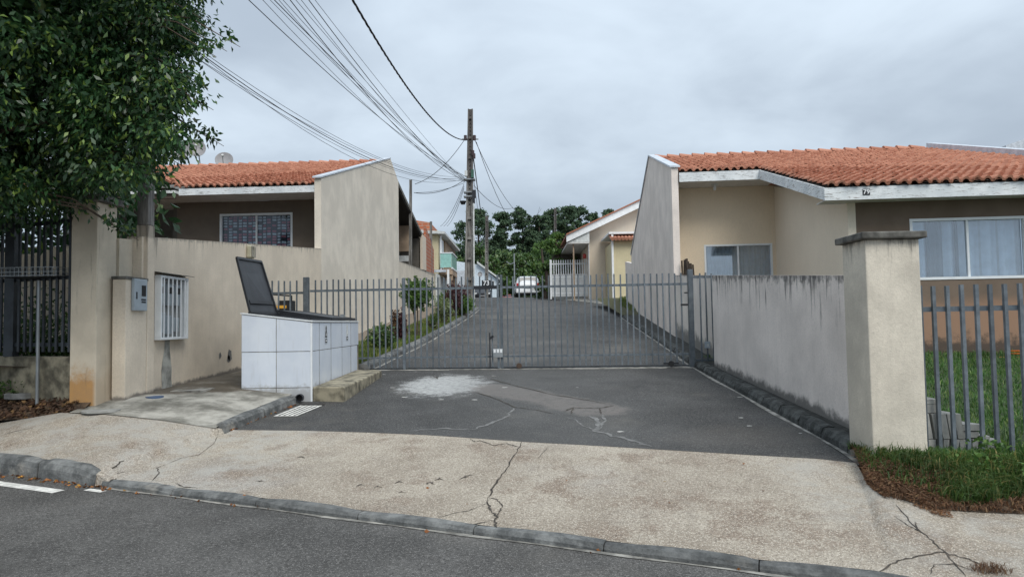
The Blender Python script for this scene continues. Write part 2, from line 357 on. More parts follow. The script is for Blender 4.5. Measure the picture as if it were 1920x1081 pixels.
def f_brickwall(n, b):
    p = n.pos(); o = n.xyz(p); br = n.new('ShaderNodeTexBrick'); n.put(br.inputs['Vector'], n.comb(n.m('ADD', o[0], o[1]), o[2], 0))
    br.inputs['Scale'].default_value = 1; br.inputs['Brick Width'].default_value = .38; br.inputs['Row Height'].default_value = .2; br.inputs['Mortar Size'].default_value = .018
    br.inputs['Color1'].default_value = (.42, .13, .06, 1); br.inputs['Color2'].default_value = (.33, .10, .05, 1); br.inputs['Mortar'].default_value = (.35, .27, .22, 1)
    n.put(b.inputs['Base Color'], br.outputs[0]); b.inputs['Roughness'].default_value = .9
def f_soil(n, b):
    p = n.pos(); c = n.mix(n.mr(n.noise(p, 7, 6, .75), .35, .68), (.035, .022, .014), (.15, .10, .06))
    n.put(b.inputs['Base Color'], c); b.inputs['Roughness'].default_value = .95
    n.put(b.inputs['Normal'], n.bump(n.noise(p, 25, 5, .75), .9, .03))
def f_verge(n, b):
    p = n.pos(); o = n.xyz(p)
    k = n.m('ADD', o[0], n.m('MULTIPLY', n.m('SUBTRACT', n.noise(p, 2, 4), .5), .7))
    c = n.mix(n.noise(p, 8, 5, .7), (.12, .095, .07), (.26, .215, .165)); g = n.mix(n.noise(p, 11, 5, .7), (.03, .035, .015), (.09, .085, .03))
    c = n.mix(n.mr(k, -4.05, -3.8), c, g)
    n.put(b.inputs['Base Color'], c); b.inputs['Roughness'].default_value = .95
    n.put(b.inputs['Normal'], n.bump(n.noise(p, 30, 5, .75), .7, .02))
def f_leftpillar(n, b):
    p = n.pos(); o = n.xyz(p); col = (.60, .53, .42)
    c = n.mix(n.mr(n.noise(p, 2, 5, .65), .35, .7), tuple(x * .8 for x in col), col)
    k = n.m('ADD', n.m('SUBTRACT', o[2], .78), n.m('MULTIPLY', n.m('SUBTRACT', n.noise(p, 3.2, 5, .7), .5), .9))
    c = n.mix(n.m('MULTIPLY', n.mr(k, .42, .12), n.mr(o[0], -5.13, -5.2)), c, n.mix(n.noise(p, 12, 4), (.50, .27, .09), (.36, .22, .11)))
    sv2 = n.comb(n.m('MULTIPLY', o[0], 8.), n.m('MULTIPLY', o[1], 8.), n.m('MULTIPLY', o[2], .6))
    c = n.mix(n.mr(n.noise(sv2, 2, 5, .75), .56, .72, 0., .5), c, (.12, .11, .09))
    n.put(b.inputs['Base Color'], c); b.inputs['Roughness'].default_value = .92
    n.put(b.inputs['Normal'], n.bump(n.noise(p, 80, 4, .7), .4, .006))
def f_brownwall(n, b):
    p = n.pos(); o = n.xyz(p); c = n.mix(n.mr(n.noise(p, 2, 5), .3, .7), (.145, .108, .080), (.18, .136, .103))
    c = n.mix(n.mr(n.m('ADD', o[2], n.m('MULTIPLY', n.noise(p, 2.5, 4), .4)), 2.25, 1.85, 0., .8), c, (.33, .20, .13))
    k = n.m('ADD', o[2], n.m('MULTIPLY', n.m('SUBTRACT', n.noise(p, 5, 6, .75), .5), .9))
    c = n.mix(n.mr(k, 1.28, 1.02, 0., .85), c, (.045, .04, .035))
    n.put(b.inputs['Base Color'], c); b.inputs['Roughness'].default_value = .93
    n.put(b.inputs['Normal'], n.bump(n.noise(p, 80, 4, .7), .4, .006))
def f_whitetile(n, b):
    p = n.pos(); o = n.xyz(p); r = n.new('ShaderNodeObjectInfo').outputs['Random']
    c = n.mix(n.mr(n.noise(p, 3, 4), .3, .7), (.60, .655, .74), (.67, .72, .79)); c = n.hsv(c, n.mr(r, 0., 1., .95, 1.04))
    k = n.m('ADD', o[2], n.m('MULTIPLY', n.m('SUBTRACT', n.noise(p, 9, 6, .75), .5), .35))
    c = n.mix(n.mr(k, .80, .66, 0., .6), c, (.25, .23, .19))
    sv2 = n.comb(n.m('MULTIPLY', o[0], 9.), n.m('MULTIPLY', o[1], 9.), n.m('MULTIPLY', o[2], .8))
    c = n.mix(n.mr(n.noise(sv2, 2, 4, .7), .55, .8, 0., .3), c, (.42, .43, .42))
    n.put(b.inputs['Base Color'], c); b.inputs['Roughness'].default_value = .28
MT = dict(
    street=asphalt('street asphalt', (.098, .095, .090), .75), drive=asphalt('driveway asphalt', (.060, .060, .059), .45, True),
    conc=mat('exposed aggregate concrete', f_concrete), apron=mat('stained cement', f_apron), tile=mat('terracotta', f_tile), oldpaint=mat('peeling white paint', f_oldpaint),
    kerb=mat('kerb concrete', f_kerb), kerbd=mat('mossy kerb concrete', f_kerbd), polecon=mat('pole concrete', f_polecon), check=mat('patterned curtain', f_curtain_check), brick=mat('brick', f_brickwall),
    soil=mat('litter soil', f_soil), verge=mat('verge soil', f_verge), lpillar=mat('stained pillar render', f_leftpillar), brown=mat('brown render', f_brownwall), wtile=mat('glazed white tile', f_whitetile),
    lwall=stucco('beige render with drips', (.72, .63, .51), top=(2.02, 0, .0853), length=.38, amt=.5, base=(.40, 0, .035), blen=.07),
    gable=stucco('beige gable render', (.76, .695, .595), amt=.4), lowwall=stucco('beige render far', (.68, .61, .51), top=(3.75, 0, .016), length=.35, amt=.5),
    rwall=stucco('grey beige render with black drips', (.79, .715, .655), top=(1.535, 0, .0665), length=1.0, amt=.8, base=(.02, 0, .062), blen=.14, bcol=(.07, .07, .065)),
    rwall2=stucco('pale render with drips', (.78, .715, .65), top=(1.535, 0, .0665), length=.22, amt=.8, base=(.10, 0, .066), blen=.25, bcol=(.12, .12, .11)),
    rgable=stucco('pale gable render', (.80, .725, .665)), rcream=stucco('cream render', (.76, .64, .48), mott=.03, sk=.05), rcream2=stucco('cream wing render', (.76, .68, .56), mott=.03, sk=.08),
    rpillar=stucco('pillar render', (.62, .57, .48), top=(2.30, 0, 0), length=.45, amt=.55, base=(.32, 0, 0), blen=.10, mott=.25),
    cap=simple('dark cement cap', (.115, .112, .10), .9, var=.5, sc=9, bs=.7, bsc=30), midwall=stucco('pale beige render', (.70, .61, .50), mott=.04, sk=.1), yel=stucco('pale yellow render', (.62, .55, .36), mott=.08),
    stain=stucco('stained salmon render', (.42, .31, .22), mott=.35), blue=simple('pale blue paint', (.58, .66, .72), .8), white=simple('white paint', (.74, .76, .77), .6, var=.06), dirtywhite=simple('dull white paint', (.55, .57, .56), .7, var=.18, sc=5),
    soffit=simple('grey soffit', (.58, .57, .55), .8, var=.1), bars=mat('blue grey painted steel', f_bars), darkbars=simple('dark painted steel', (.035, .042, .05), .5, .2, var=.3),
    black=simple('black steel', (.016, .018, .022), .45, .1, var=.3), blackp=simple('charcoal sheet', (.028, .031, .037), .5, var=.2), rubber=simple('black plastic', (.012, .012, .013), .6),
    alu=simple('white aluminium', (.72, .75, .77), .4, var=.05), grey=simple('grey metal flashing', (.52, .56, .61), .5, .2, var=.15), meter=simple('grey plastic box', (.33, .38, .42), .5, var=.08),
    curtain=simple('pale curtain', (.62, .70, .74), .9, var=.08), curtain2=simple('grey curtain', (.52, .56, .57), .9, var=.08), curtain3=simple('shaded curtain gap', (.13, .16, .17), .9, var=.08), dark=simple('interior shade colour', (.02, .018, .016), .9), dim=simple('dim interior wall', (.11, .10, .085), .9),  # dark and dim put the shade of openings and recesses into the colour
    glass=glass('window glass', refl=.13), glassd=glass('window glass left', refl=.0), ggreen=simple('green balcony glass', (.30, .55, .50), .15, var=.1), slabc=simple('cement slab', (.33, .33, .31), .9, var=.2, bs=.4, rnd=.12),
    ledge=simple('mossy ledge', (.20, .18, .13), .95, var=.6, sc=6, bs=.7, bsc=30), yellow=simple('yellow strip', (.72, .38, .04), .5), galv=simple('galvanised steel', (.30, .32, .33), .4, .5), orange=simple('orange hose', (.80, .20, .03), .45),
    pale=simple('pale paint line', (.62, .61, .57), .8, var=.25, sc=20), gutterc=simple('pale gutter cement', (.24, .232, .21), .9, var=.55, sc=7, bs=.5), crack=simple('crack dirt', (.055, .047, .038), .95, var=.5, sc=20), repair=simple('cement repair', (.30, .30, .275), .9, var=.5, sc=5, bs=.5), scar=simple('grey cement scar', (.16, .16, .155), .9, var=.3, sc=10, bs=.5),
    patch=simple('worn cement patch', (.125, .115, .105), .9, var=.45, sc=5, bs=.6, bsc=70), bark=simple('bark', (.10, .075, .055), .95, var=.4, sc=12, bs=.8), barkd=simple('pine bark', (.06, .045, .035), .95, var=.3), redpaint=simple('red paint', (.45, .05, .04), .4),
    carw=simple('white car paint', (.74, .76, .78), .25, var=.02), carb=simple('black car paint', (.012, .013, .016), .5, var=.02), carr=simple('red car paint', (.5, .16, .16), .3, var=.02), carglass=simple('dark car glass', (.03, .04, .05), .08, var=.02), lamp=simple('red lamp', (.42, .03, .03), .25), lampw=simple('clear lamp', (.6, .62, .62), .2),
    litter=leafmat('dead leaves', (.13, .07, .04), (.08, .045, .028), (.26, .15, .06), .8, .1), yleaf=leafmat('yellow leaves', (.34, .13, .03), (.16, .06, .025), (.55, .30, .05), .7, .1),
    ficus=leafmat('glossy tree leaves', (.020, .058, .022), (.042, .105, .035), (.20, .30, .06), .38, .22), pine=leafmat('pine needles', (.042, .082, .046), (.062, .112, .056), (.09, .14, .06), .8, .1),
    bush=leafmat('bright bush leaves', (.045, .105, .022), (.085, .165, .032), (.12, .2, .04), .6, .25), grass=leafmat('lawn grass', (.035, .095, .018), (.065, .15, .03), (.20, .26, .08), .6, .3), vgrass=leafmat('verge grass', (.07, .12, .02), (.11, .16, .03), (.26, .22, .08), .7, .3),
    vgrass2=leafmat('rank grass', (.035, .085, .015), (.075, .13, .025), (.24, .20, .07), .7, .3),
    drygrass=leafmat('dry grass', (.19, .095, .045), (.11, .055, .03), (.32, .2, .1), .9, .15), wine=leafmat('wine leaves', (.05, .018, .022), (.075, .022, .028), (.12, .05, .045), .5, .2), dleaf=leafmat('dark shrub leaves', (.036, .080, .022), (.075, .14, .032), (.1, .14, .03), .45, .2), pleaf=leafmat('pale shrub leaves', (.10, .15, .06), (.16, .2, .09), (.3, .32, .15), .5, .2),
    blucap=simple('blue cap', (.06, .10, .18), .6), cable=simple('cable', (.015, .015, .017), .7), insul=simple('porcelain', (.05, .03, .03), .3), dish=simple('dish', (.24, .235, .24), .6, var=.1), boltg=simple('green box', (.03, .10, .07), .6))
# ---------------------------------------------------------------- terrain heights
PY = [-60, 5, 6, 13.3, 30, 38, 45, 50, 54, 60, 75, 88, 140, 400]; PZ = [.2, .2, .258, .74, 1.842, 2.42, 2.98, 3.36, 3.55, 3.64, 3.80, 3.74, 4.2, 6]
def dz(y): return float(np.interp(y, PY, PZ))
K0 = onpl(183, 912, 0, -.02325, .00925)
K1 = onpl(1375, 1067.6, 0, -.02325, .00925)
us = Vector((K1.x - K0.x, K1.y - K0.y, 0)).normalized(); ns = Vector((-us.y, us.x, 0))
if ns.y < 0: ns = -ns
def zs(x, y): return -.02325 * x + .00925 * y
def kp(s, off=0, up=0):          # point at distance s along the street kerb, off metres behind its foot
    p = K0 + us * s + ns * off; return Vector((p.x, p.y, zs(p.x, p.y) + up))
LC = np.array([(-3.47, 8.1, .46), (-3.14, 10, .60), (-4, 10.1, .73), (-4.95, 9, .74), (-5, 12.7, .81), (-5, 22.5, 1.4), (-5, 29, 1.85), (-5, 43, 2.95), (-2.85, 13.4, .86), (-2.6, 18.4, 1.17), (-2.4, 32, 2.07), (-2.3, 37.7, 2.5),
               (-4.84, 8.2, .64), (-6.3, 8.6, .5), (-6.65, 9.07, .74), (-5.4, 8.7, .70), (-9, 9.6, .55), (-9, 10.6, .8)])
_n = len(LC); _A = np.zeros((_n + 3, _n + 3)); _A[:_n, :_n] = np.hypot(LC[:, None, 0] - LC[None, :, 0], LC[:, None, 1] - LC[None, :, 1]) - np.eye(_n) * .25
_A[:_n, _n] = _A[_n, :_n] = 1; _A[:_n, _n + 1] = _A[_n + 1, :_n] = LC[:, 0]; _A[:_n, _n + 2] = _A[_n + 2, :_n] = LC[:, 1]; LW = np.linalg.solve(_A, np.append(LC[:, 2], [0, 0, 0]))
def zl(x, y):
    q = np.hypot(LC[:, 0] - x, LC[:, 1] - y); return float((q * LW[:-3]).sum() + LW[-3] + LW[-2] * x + LW[-1] * y)
def lawnz(x, y): return .36 + (y - 6.5) * .074
g = G(); V, Fc = sheet(lambda a, b: (a, b, (dz(b) if b > 5 else -.2) - (.28 if b < 60 else .05) - (0.0 if abs(a) < 40 else 0)), [-400, -120, -60, -30, -15, -8, 0, 8, 15, 30, 60, 120, 400], [-60, -5, 2, 5, 6, 8, 13.3, 20, 30, 38, 45, 50, 54, 60, 75, 90, 140, 400])
tag(mesh('ground', V, Fc, MT['soil']), 'bare earth lying under everything and out to the horizon', kind='structure')
V, Fc = sheet(lambda a, b: kp(a, b), np.linspace(-50, 60, 60), np.linspace(-14, .0, 12))
street = tag(mesh('street', V, Fc, MT['street']), 'coarse grey asphalt street in front of the gate', kind='structure')
# edge line dashes painted on the street
def dash(s0, s1, o0, o1):
    g = G(); a, b, c, d = kp(s0, o0, .004), kp(s1, o0, .004), kp(s1, o1, .004), kp(s0, o1, .004)
    g.add([a, b, c, d], [(0, 1, 2, 3)]); g.obj('painted_dash', MT['pale'], street)
pl = onpl(112, 921, 0, -.02325, .00925) - K0; sE = pl.dot(us); oE = pl.dot(ns)
dash(sE - 2.2, sE, oE - .07, oE + .05)
pl2 = onpl(176, 918, 0, -.02325, .00925) - K0; dash(pl2.dot(us) - .07, pl2.dot(us) + .14, pl2.dot(ns) - .05, pl2.dot(ns) + .02)
# pale gutter strip along the dropped kerb
g = G(); S_ = np.linspace(.05, 12, 40)
for i in range(39):
    w0 = .030 + .014 * math.sin(i * 1.7); w1 = .030 + .014 * math.sin((i + 1) * 1.7)
    g.add([kp(S_[i], -w0, .005), kp(S_[i + 1], -w1, .005), kp(S_[i + 1], .01, .005), kp(S_[i], .01, .005)], [(0, 1, 2, 3)])
g.obj('gutter_strip', MT['gutterc'], street)
# street kerb
kerb = tag(link(bpy.data.objects.new('street_kerb', None)), 'low dark concrete kerb between the street and the pale sidewalk', kind='structure'); LOC[kerb] = Vector()
def kerbstone(a, b, prof, parent, n, name='kerb_stone', m='kerb', nd=3, taper=None):
    """a,b ground points, prof list of (offset back, height) ; n = back direction"""
    g = G(); k = len(prof); V = []
    for t in np.linspace(0, 1, nd + 1):
        p = a.lerp(b, float(t)); sh = .012 if t in (0, 1) else 0
        for (o_, h) in prof:
            j = (random.random() - .5) * .012; h = h * (float(np.interp(t, [0, 1], [1, 1])) if not taper else float(np.interp(t, [0, .7, 1], [1, .97, taper]))) if h > 0 else h
            V.append(p + n * (o_ * (1) + (sh if o_ < .03 else 0)) + Vector((0, 0, h - (sh if h > .02 else 0) + j)))
    F_ = [(i * k + j, i * k + j + 1, (i + 1) * k + j + 1, (i + 1) * k + j) for i in range(nd) for j in range(k - 1)]
    F_ += [tuple(range(k))[::-1], tuple(nd * k + j for j in range(k))]
    g.add(V, [f[::-1] for f in F_]); return g.obj(name, MT[m], parent, smooth=False)
s = .02
lens = [.86, .92, 1.0, .99, .97, 1.0, .99, 1., 1, 1, 1, 1]
for L in lens:
    kerbstone(kp(s + .004), kp(s + L - .004), [(0, -.05), (.004, .032), (.03, .058), (.075, .066), (.13, .060), (.14, -.05)], kerb, ns); s += L
s = -.05
for i_, L in enumerate([.78, .82, .8, .8, .8, .8, .8, .8]):
    kerbstone(kp(s - L + .012), kp(s - .012), [(0, -.05), (.008, .10), (.03, .155), (.07, .178), (.13, .18), (.14, -.05)], kerb, ns, nd=8 if i_ == 0 else 3, taper=.62 if i_ == 0 else None); s -= L
fl = G(); a = kp(-.07); b = kp(.09); fl.hexa([a + ns * .02, b + ns * .03, b + ns * .16, a + ns * .16], [a + ns * .04 + Vector((0, 0, .10)), b + ns * .04 + Vector((0, 0, .045)), b + ns * .16 + Vector((0, 0, .075)), a + ns * .16 + Vector((0, 0, .165))]).obj('cement_filler', MT['conc'], kerb)

# ---------------------------------------------------------------- sidewalk sheet
edgepx = [(440, 805.5), (560, 806.5), (680, 810), (800, 815), (890, 821), (985, 828), (1100, 834), (1250, 843), (1400, 852), (1560, 861), (1605, 867)]
EDGE = [onpl(x, y, -.138, 0, .066) for x, y in edgepx]
far = [Vector((-12, 10.6, .62)), Vector((-9, 9.5, .55)), Vector((-6.25, 8.4, .50)), Vector((-5.45, 8.36, .60)), Vector((-4.84, 8.2, .62)), Vector((-4.1, 8.15, .52)), Vector((-3.47, 8.05, .44))]
for q in far[3:7]: q.z = zl(q.x, q.y) - .002
far += EDGE
gr = [(1612, 893, .27), (1650, 925, .235), (1750, 948, .20), (1920, 955, .17)]
far += [onpl(x, y, z, 0, 0) for x, y, z in gr] + [Vector((6.5, 4.3, .1)), Vector((12, 2.2, -.02))]
fs = [((p - K0).dot(us)) for p in far]
for i in range(1, len(fs)):
    if fs[i] <= fs[i - 1]: fs[i] = fs[i - 1] + .02
fo = [((p - K0).dot(ns)) for p in far]; fz = [p.z for p in far]
def side_pt(s, t):
    o_ = float(np.interp(s, fs, fo)); z1 = float(np.interp(s, fs, fz)); up = float(np.interp(s, [-.35, .1], [.166, .052]))
    o0 = .108; p = K0 + us * s + ns * (o0 + (o_ - o0) * t); z0 = zs(*(K0 + us * s + ns * o0).xy) + up
    e = t + .0 * math.sin(t * 3.14)
    return Vector((p.x, p.y, z0 + (z1 - z0) * e + .012 * math.sin(p.x * 1.3 + p.y) * math.sin(3.14 * t)))
ss = sorted(set(list(np.linspace(-7, 13, 130)) + fs[1:-1])); V, Fc = sheet(side_pt, ss, np.linspace(0, 1, 26))
sidewalk = tag(mesh('sidewalk', V, Fc, MT['conc'], smooth=True), 'pale rough aggregate concrete sidewalk crossing the driveway mouth', kind='structure')
def ray_surf(px, py, zf, y0=3, y1=60):     # march the view ray until it meets height function zf
    d = ray(px, py); lo = None
    for Y in np.arange(y0, y1, .05):
        p = CAM + d * (Y / d.y)
        if p.z < zf(p.x, p.y): return CAM + d * ((Y - .025) / d.y)
    return CAM + d * (y1 / d.y)
def sidez(x, y):
    v = Vector((x, y, 0)) - Vector((K0.x, K0.y, 0)); s_ = v.dot(us); o_ = v.dot(ns); o1 = float(np.interp(s_, fs, fo)); t = (o_ - .108) / max(.1, o1 - .108)
    return side_pt(s_, min(1, max(0, t))).z
def ribbon(px, zf, wd, name, m, parent, lift=.004, jag=.5, sub=6, y0=3):
    P = [ray_surf(x, y, zf, y0) for x, y in px]; Q = []
    for a, b in zip(P[:-1], P[1:]):
        for k in range(sub):
            q = a.lerp(b, k / sub); q += Vector((random.uniform(-1, 1), random.uniform(-1, 1), 0)) * jag * wd * 1.3; Q.append(q)
    Q.append(P[-1]); V = []
    for i, q in enumerate(Q):
        d = (Q[min(i + 1, len(Q) - 1)] - Q[max(i - 1, 0)]); d.z = 0; d.normalize(); nn = Vector((-d.y, d.x, 0))
        ww = wd * (.35 + .9 * random.random()) * (.25 + .75 * min(1, i / 3, (len(Q) - 1 - i) / 3 + .01))
        for sgn in (-.5, .5):
            e = q + nn * ww * sgn; V.append((e.x, e.y, zf(e.x, e.y) + lift))
    Fq = [(2 * i, 2 * i + 1, 2 * i + 3, 2 * i + 2) for i in range(len(Q) - 1)]
    return mesh(name, V, Fq, MT[m], parent)
for px, wd in [([(978, 828), (968, 850), (945, 885), (925, 915), (914, 935)], .016), ([(914, 935), (918, 952), (931, 968), (928, 982), (936, 992)], .018), ([(914, 935), (930, 933), (942, 948), (936, 962), (931, 968)], .012), ([(912, 944), (880, 955), (850, 962), (815, 972)], .008),
               ([(931, 972), (905, 978), (880, 985)], .010), ([(1680, 945), (1712, 985), (1748, 1015), (1778, 1040), (1812, 1078)], .013), ([(1640, 1078), (1672, 1058), (1716, 1042), (1765, 1038), (1815, 1048), (1852, 1066)], .013), ([(1745, 1078), (1752, 1062), (1790, 1058), (1830, 1070)], .008),
               ([(1676, 966), (1700, 985), (1722, 992), (1715, 978)], .009), ([(203, 905), (215, 893), (208, 880), (224, 868), (232, 862)], .016), ([(282, 903), (300, 888), (294, 878), (310, 870)], .012), ([(310, 870), (340, 860), (372, 852), (400, 832), (410, 812)], .007), ([(190, 884), (205, 890), (240, 884)], .012),
               ([(880, 822), (890, 828), (900, 826), (925, 834), (950, 832), (975, 838)], .014), ([(330, 905), (345, 912), (372, 915)], .016), ([(1030, 838), (1015, 850), (1010, 858)], .007), ([(2, 815), (30, 809), (62, 802)], .012)]:
    ribbon(px, sidez, wd, 'crack', 'crack', sidewalk)
for x, y in [(478, 903), (555, 858), (740, 905), (745, 925), (668, 912), (870, 893), (860, 897), (798, 907), (815, 901), (700, 914)]:
    ribbon([(x, y), (x + 8, y - 3), (x + 17, y - 1)], sidez, .022, 'pit', 'crack', sidewalk, sub=3)
# ---------------------------------------------------------------- driveway
Lk = [(-3.37, 8.1), (-3.14, 10.0), (-3.0, 12.0), (-2.84, 13.5), (-2.49, 18.4), (-2.3, 25), (-2.14, 32), (-2.1, 37.2)]
Rk = [(3.02, 6.2), (3.07, 6.53), (3.15, 13.3), (3.38, 16.6), (3.63, 21.3), (4.0, 27.8), (4.5, 34), (5.06, 38)]
def lx(y): return float(np.interp(y, [p[1] for p in Lk], [p[0] for p in Lk])) - (0 if y < 37.2 else (y - 37.2) * 2.2)
def rx(y): return float(np.interp(y, [p[1] for p in Rk], [p[0] for p in Rk])) + (0 if y < 38 else 1)
ex = [p.x for p in EDGE]; ey = [p.y for p in EDGE]
def drv(a, t):
    x0 = EDGE[0].x + (EDGE[-1].x - EDGE[0].x) * a; y0 = float(np.interp(x0, ex, ey)); y1 = 9.2; y = y0 + (y1 - y0) * t
    x = x0 + ((lx(y1) - .06 + (rx(y1) - lx(y1) + .12) * a) - x0) * t
    return (x, y, -.138 + .066 * y + .002)
V, Fc = sheet(drv, np.linspace(0, 1, 24), np.linspace(0, 1, 8))
ys = [9.2, 10, 11, 12, 13.3, 15, 17, 20, 25, 30, 34, 37.2, 38, 40, 43, 45, 47, 50, 52, 54, 57, 60, 65, 75, 90, 120]
V2, F2 = sheet(lambda a, b: (max(-30, lx(b) - .06) * (1 - a) + min(60, rx(b) + .06) * a, b, (-.138 + .066 * b if b < 13.3 else dz(b)) + .002), np.linspace(0, 1, 12), ys)
k = len(V); drive = tag(mesh('driveway', V + V2, Fc + [tuple(i + k for i in f) for f in F2], MT['drive']), 'dark asphalt driveway climbing from the sidewalk through the gate', kind='structure')
dplane = lambda x, y: (-.138 + .066 * y) if y < 13.3 else dz(y)
PL = [(888, 708), (915, 712), (960, 724), (1010, 736), (1060, 745), (1110, 752), (1150, 761), (1128, 768), (1128, 778), (1098, 775), (1060, 776), (1020, 772), (980, 763), (950, 752), (925, 742), (895, 734), (878, 722)]
for px, wd, m in [([(905, 706), (960, 722), (1040, 741), (1100, 750), (1152, 761)], .022, 'crack'), ([(882, 732), (925, 746), (965, 763), (1010, 770), (1040, 776)], .02, 'crack'), ([(1058, 772), (1075, 764), (1100, 766), (1125, 765), (1152, 761)], .028, 'crack'), ([(1125, 765), (1127, 776)], .03, 'crack'), ([(1075, 764), (1070, 775)], .03, 'crack'),
                  ([(965, 765), (950, 780), (920, 794), (885, 806)], .05, 'scar'), ([(885, 806), (830, 803), (770, 808)], .05, 'scar'), ([(1100, 780), (1118, 786), (1122, 800), (1118, 808), (1150, 818), (1190, 828), (1222, 838)], .06, 'scar'), ([(1130, 778), (1134, 790), (1122, 804)], .045, 'scar'), ([(1060, 782), (1078, 787), (1092, 798), (1116, 806)], .025, 'scar'),
                  ([(812, 704), (822, 711)], .04, 'crack'), ([(838, 704), (880, 701)], .05, 'scar')]:
    ribbon(px, dplane, wd, 'crack' if m == 'crack' else 'cement_scar', m, drive, lift=.008 if m == 'crack' else .0062, jag=.35, y0=6)
for x, y in [(720, 702), (780, 697), (735, 727), (828, 749), (890, 750), (758, 745), (1162, 809), (1388, 745), (1404, 799), (1390, 783), (1500, 813), (945, 727), (1082, 726), (925, 705)]:
    p = ray_surf(x, y, dplane, 6); g = G(); r0 = random.uniform(.02, .05)
    g.add([(p.x + r0 * math.cos(t) * random.uniform(.6, 1.5), p.y + r0 * .8 * math.sin(t) * random.uniform(.7, 1.4), dplane(p.x, p.y) + .0065) for t in np.linspace(0, 5.5, 7)], [tuple(range(7))]); g.obj('white_fleck', MT['pale'], drive)
# threshold strip under the gate, pale line
g = G(); n_ = 24
for i in range(n_):
    a = lx(13.4) + (rx(13.3) - lx(13.4)) * i / n_; b = lx(13.4) + (rx(13.3) - lx(13.4)) * (i + 1) / n_; ya = 13.22 - .05 * a; yb = 13.22 - .05 * b; q = .02 + .07 * random.random()
    g.add([(a, ya - q, dplane(a, ya - q) + .007), (b, yb - q, dplane(b, yb - q) + .007), (b, yb + .2, dplane(b, yb + .2) + .007), (a, ya + .2, dplane(a, ya + .2) + .007)], [(0, 1, 2, 3)])
g.obj('threshold_strip', MT['gutterc'], drive)
# driveway kerbs
def run_kerb(P, side, L, name, label, y0, y1, prof, gut=True, m='kerb'):
    root = tag(link(bpy.data.objects.new(name, None)), label, kind='structure'); LOC[root] = Vector()
    ysx = np.arange(y0, y1, L); gV = G()
    for y in ysx:
        a = Vector((P(y), y, dplane(0, y))); b = Vector((P(y + L - .03), y + L - .03, dplane(0, y + L - .03))); nrm = Vector((side, 0, 0))
        if side > 0: kerbstone(b, a, prof, root, nrm, m=m)
        else: kerbstone(a, b, prof, root, nrm)
        if gut:
            i0 = .0; wv = .045 + .02 * math.sin(y * 2.3)
            gV.add([(a.x - side * wv, y, a.z + .006), (b.x - side * (.045 + .02 * math.sin((y + L) * 2.3)), y + L, dplane(0, y + L) + .006), (b.x + side * .005, y + L, dplane(0, y + L) + .006), (a.x + side * .005, y, a.z + .006)], [(0, 1, 2, 3)])
    if gut: gV.obj('gutter_line', MT['gutterc'], root)
    return root
PR = [(0, -.05), (.01, .06), (.05, .115), (.1, .125), (.17, .12), (.18, -.05)]
run_kerb(rx, 1, .62, 'driveway_kerb_right', 'dark kerb stones along the right wall with a pale gutter line', 6.25, 38, PR, m='kerbd')
run_kerb(lx, -1, .8, 'driveway_kerb_left', 'weathered kerb stones along the planted verge behind the gate', 13.4, 37, [(0, -.05), (.02, .08), (.06, .12), (.16, .13), (.24, .11), (.25, -.05)])
rt = run_kerb(lx, -1, .95, 'driveway_kerb_front', 'short cracked kerb beside the drain grate', 8.12, 9.95, [(0, -.05), (.01, .08), (.04, .115), (.12, .12), (.14, -.05)], gut=False)
# right moss strip between kerb and wall, and land right of the drive beyond
V, Fc = sheet(lambda a, b: (rx(b) + .16 + a * (.45 if b < 18 else .9), b, dplane(0, b) + .10 + a * .05), np.linspace(0, 1, 4), np.arange(6.3, 38.5, .6))
tag(mesh('kerb_strip', V, Fc, simple('black mossy cement', (.03, .03, .026), .95, var=.6, sc=8, bs=.8, bsc=30)), 'dark mossy cement strip at the foot of the right wall', kind='structure')
V, Fc = sheet(lambda a, b: (a, b, dz(b) + .42 - max(0, 38 - b) * .03), [4.0, 4.8, 5.4, 7, 10, 15, 40], [28, 32, 36, 38])
tag(mesh('side_lawn', V, Fc, MT['verge']), 'strip of earth beyond the tall gable wall', kind='structure')
A = [(5.25, 38.0), (4.4, 40.5), (3.5, 43), (2.25, 46.5), (2.2, 50)]
V = []; 
for x, y in A: V += [(x, y, dz(y) + .01), (x + .15, y + .25, dz(y) + .07), (12, y + .25, dz(y) + .35)]
Fc = [(3 * i + j, 3 * i + j + 1, 3 * i + 4 + j, 3 * i + 3 + j) for i in range(4) for j in range(2)]
tag(mesh('concrete_apron', V, Fc, MT['gutterc']), 'pale concrete apron in front of the white railing', kind='structure')
# left apron (cement) beside the bin, verge beyond
def leftx(t, y):
    xr = float(np.interp(y, [8.05, 8.1, 10, 13.4, 18.4, 32, 37.2, 50], [-3.46, -3.48, -3.27, -3.05, -2.7, -2.36, -2.3, -2.3])); return -5.3 + (xr + 5.3) * t
def apr(a, b):
    x = leftx(a, 8.05 + 5.4 * b); y0_ = float(np.interp(x, [-5.45, -4.84, -4.1, -3.47], [8.36, 8.2, 8.15, 8.05])) - .025; y = y0_ + (13.45 - y0_) * b; return (x, y, zl(x, y) + .004)
V, Fc = sheet(apr, np.linspace(0, 1, 20), np.linspace(0, 1, 34))
tag(mesh('cement_apron', V, Fc, MT['apron'], smooth=True), 'stained cement footway between the meter pillar and the tiled bin', kind='structure')
V, Fc = sheet(lambda a, b: (leftx(a, b), b, zl(leftx(a, b), b) - .01 + .02 * math.sin(b * 3 + a * 9)), np.linspace(0, 1, 12), np.linspace(13.45, 38, 50))
verge = tag(mesh('verge', V, Fc, MT['verge'], smooth=True), 'planted verge and brown path along the beige wall', kind='structure')
def litz(x, y): b = y - 8.3 - (-5.4 - x) * .35; return .52 + .24 * min(1, max(0, b) / .34) + .02 * math.sin(x * 7 + b * 9)
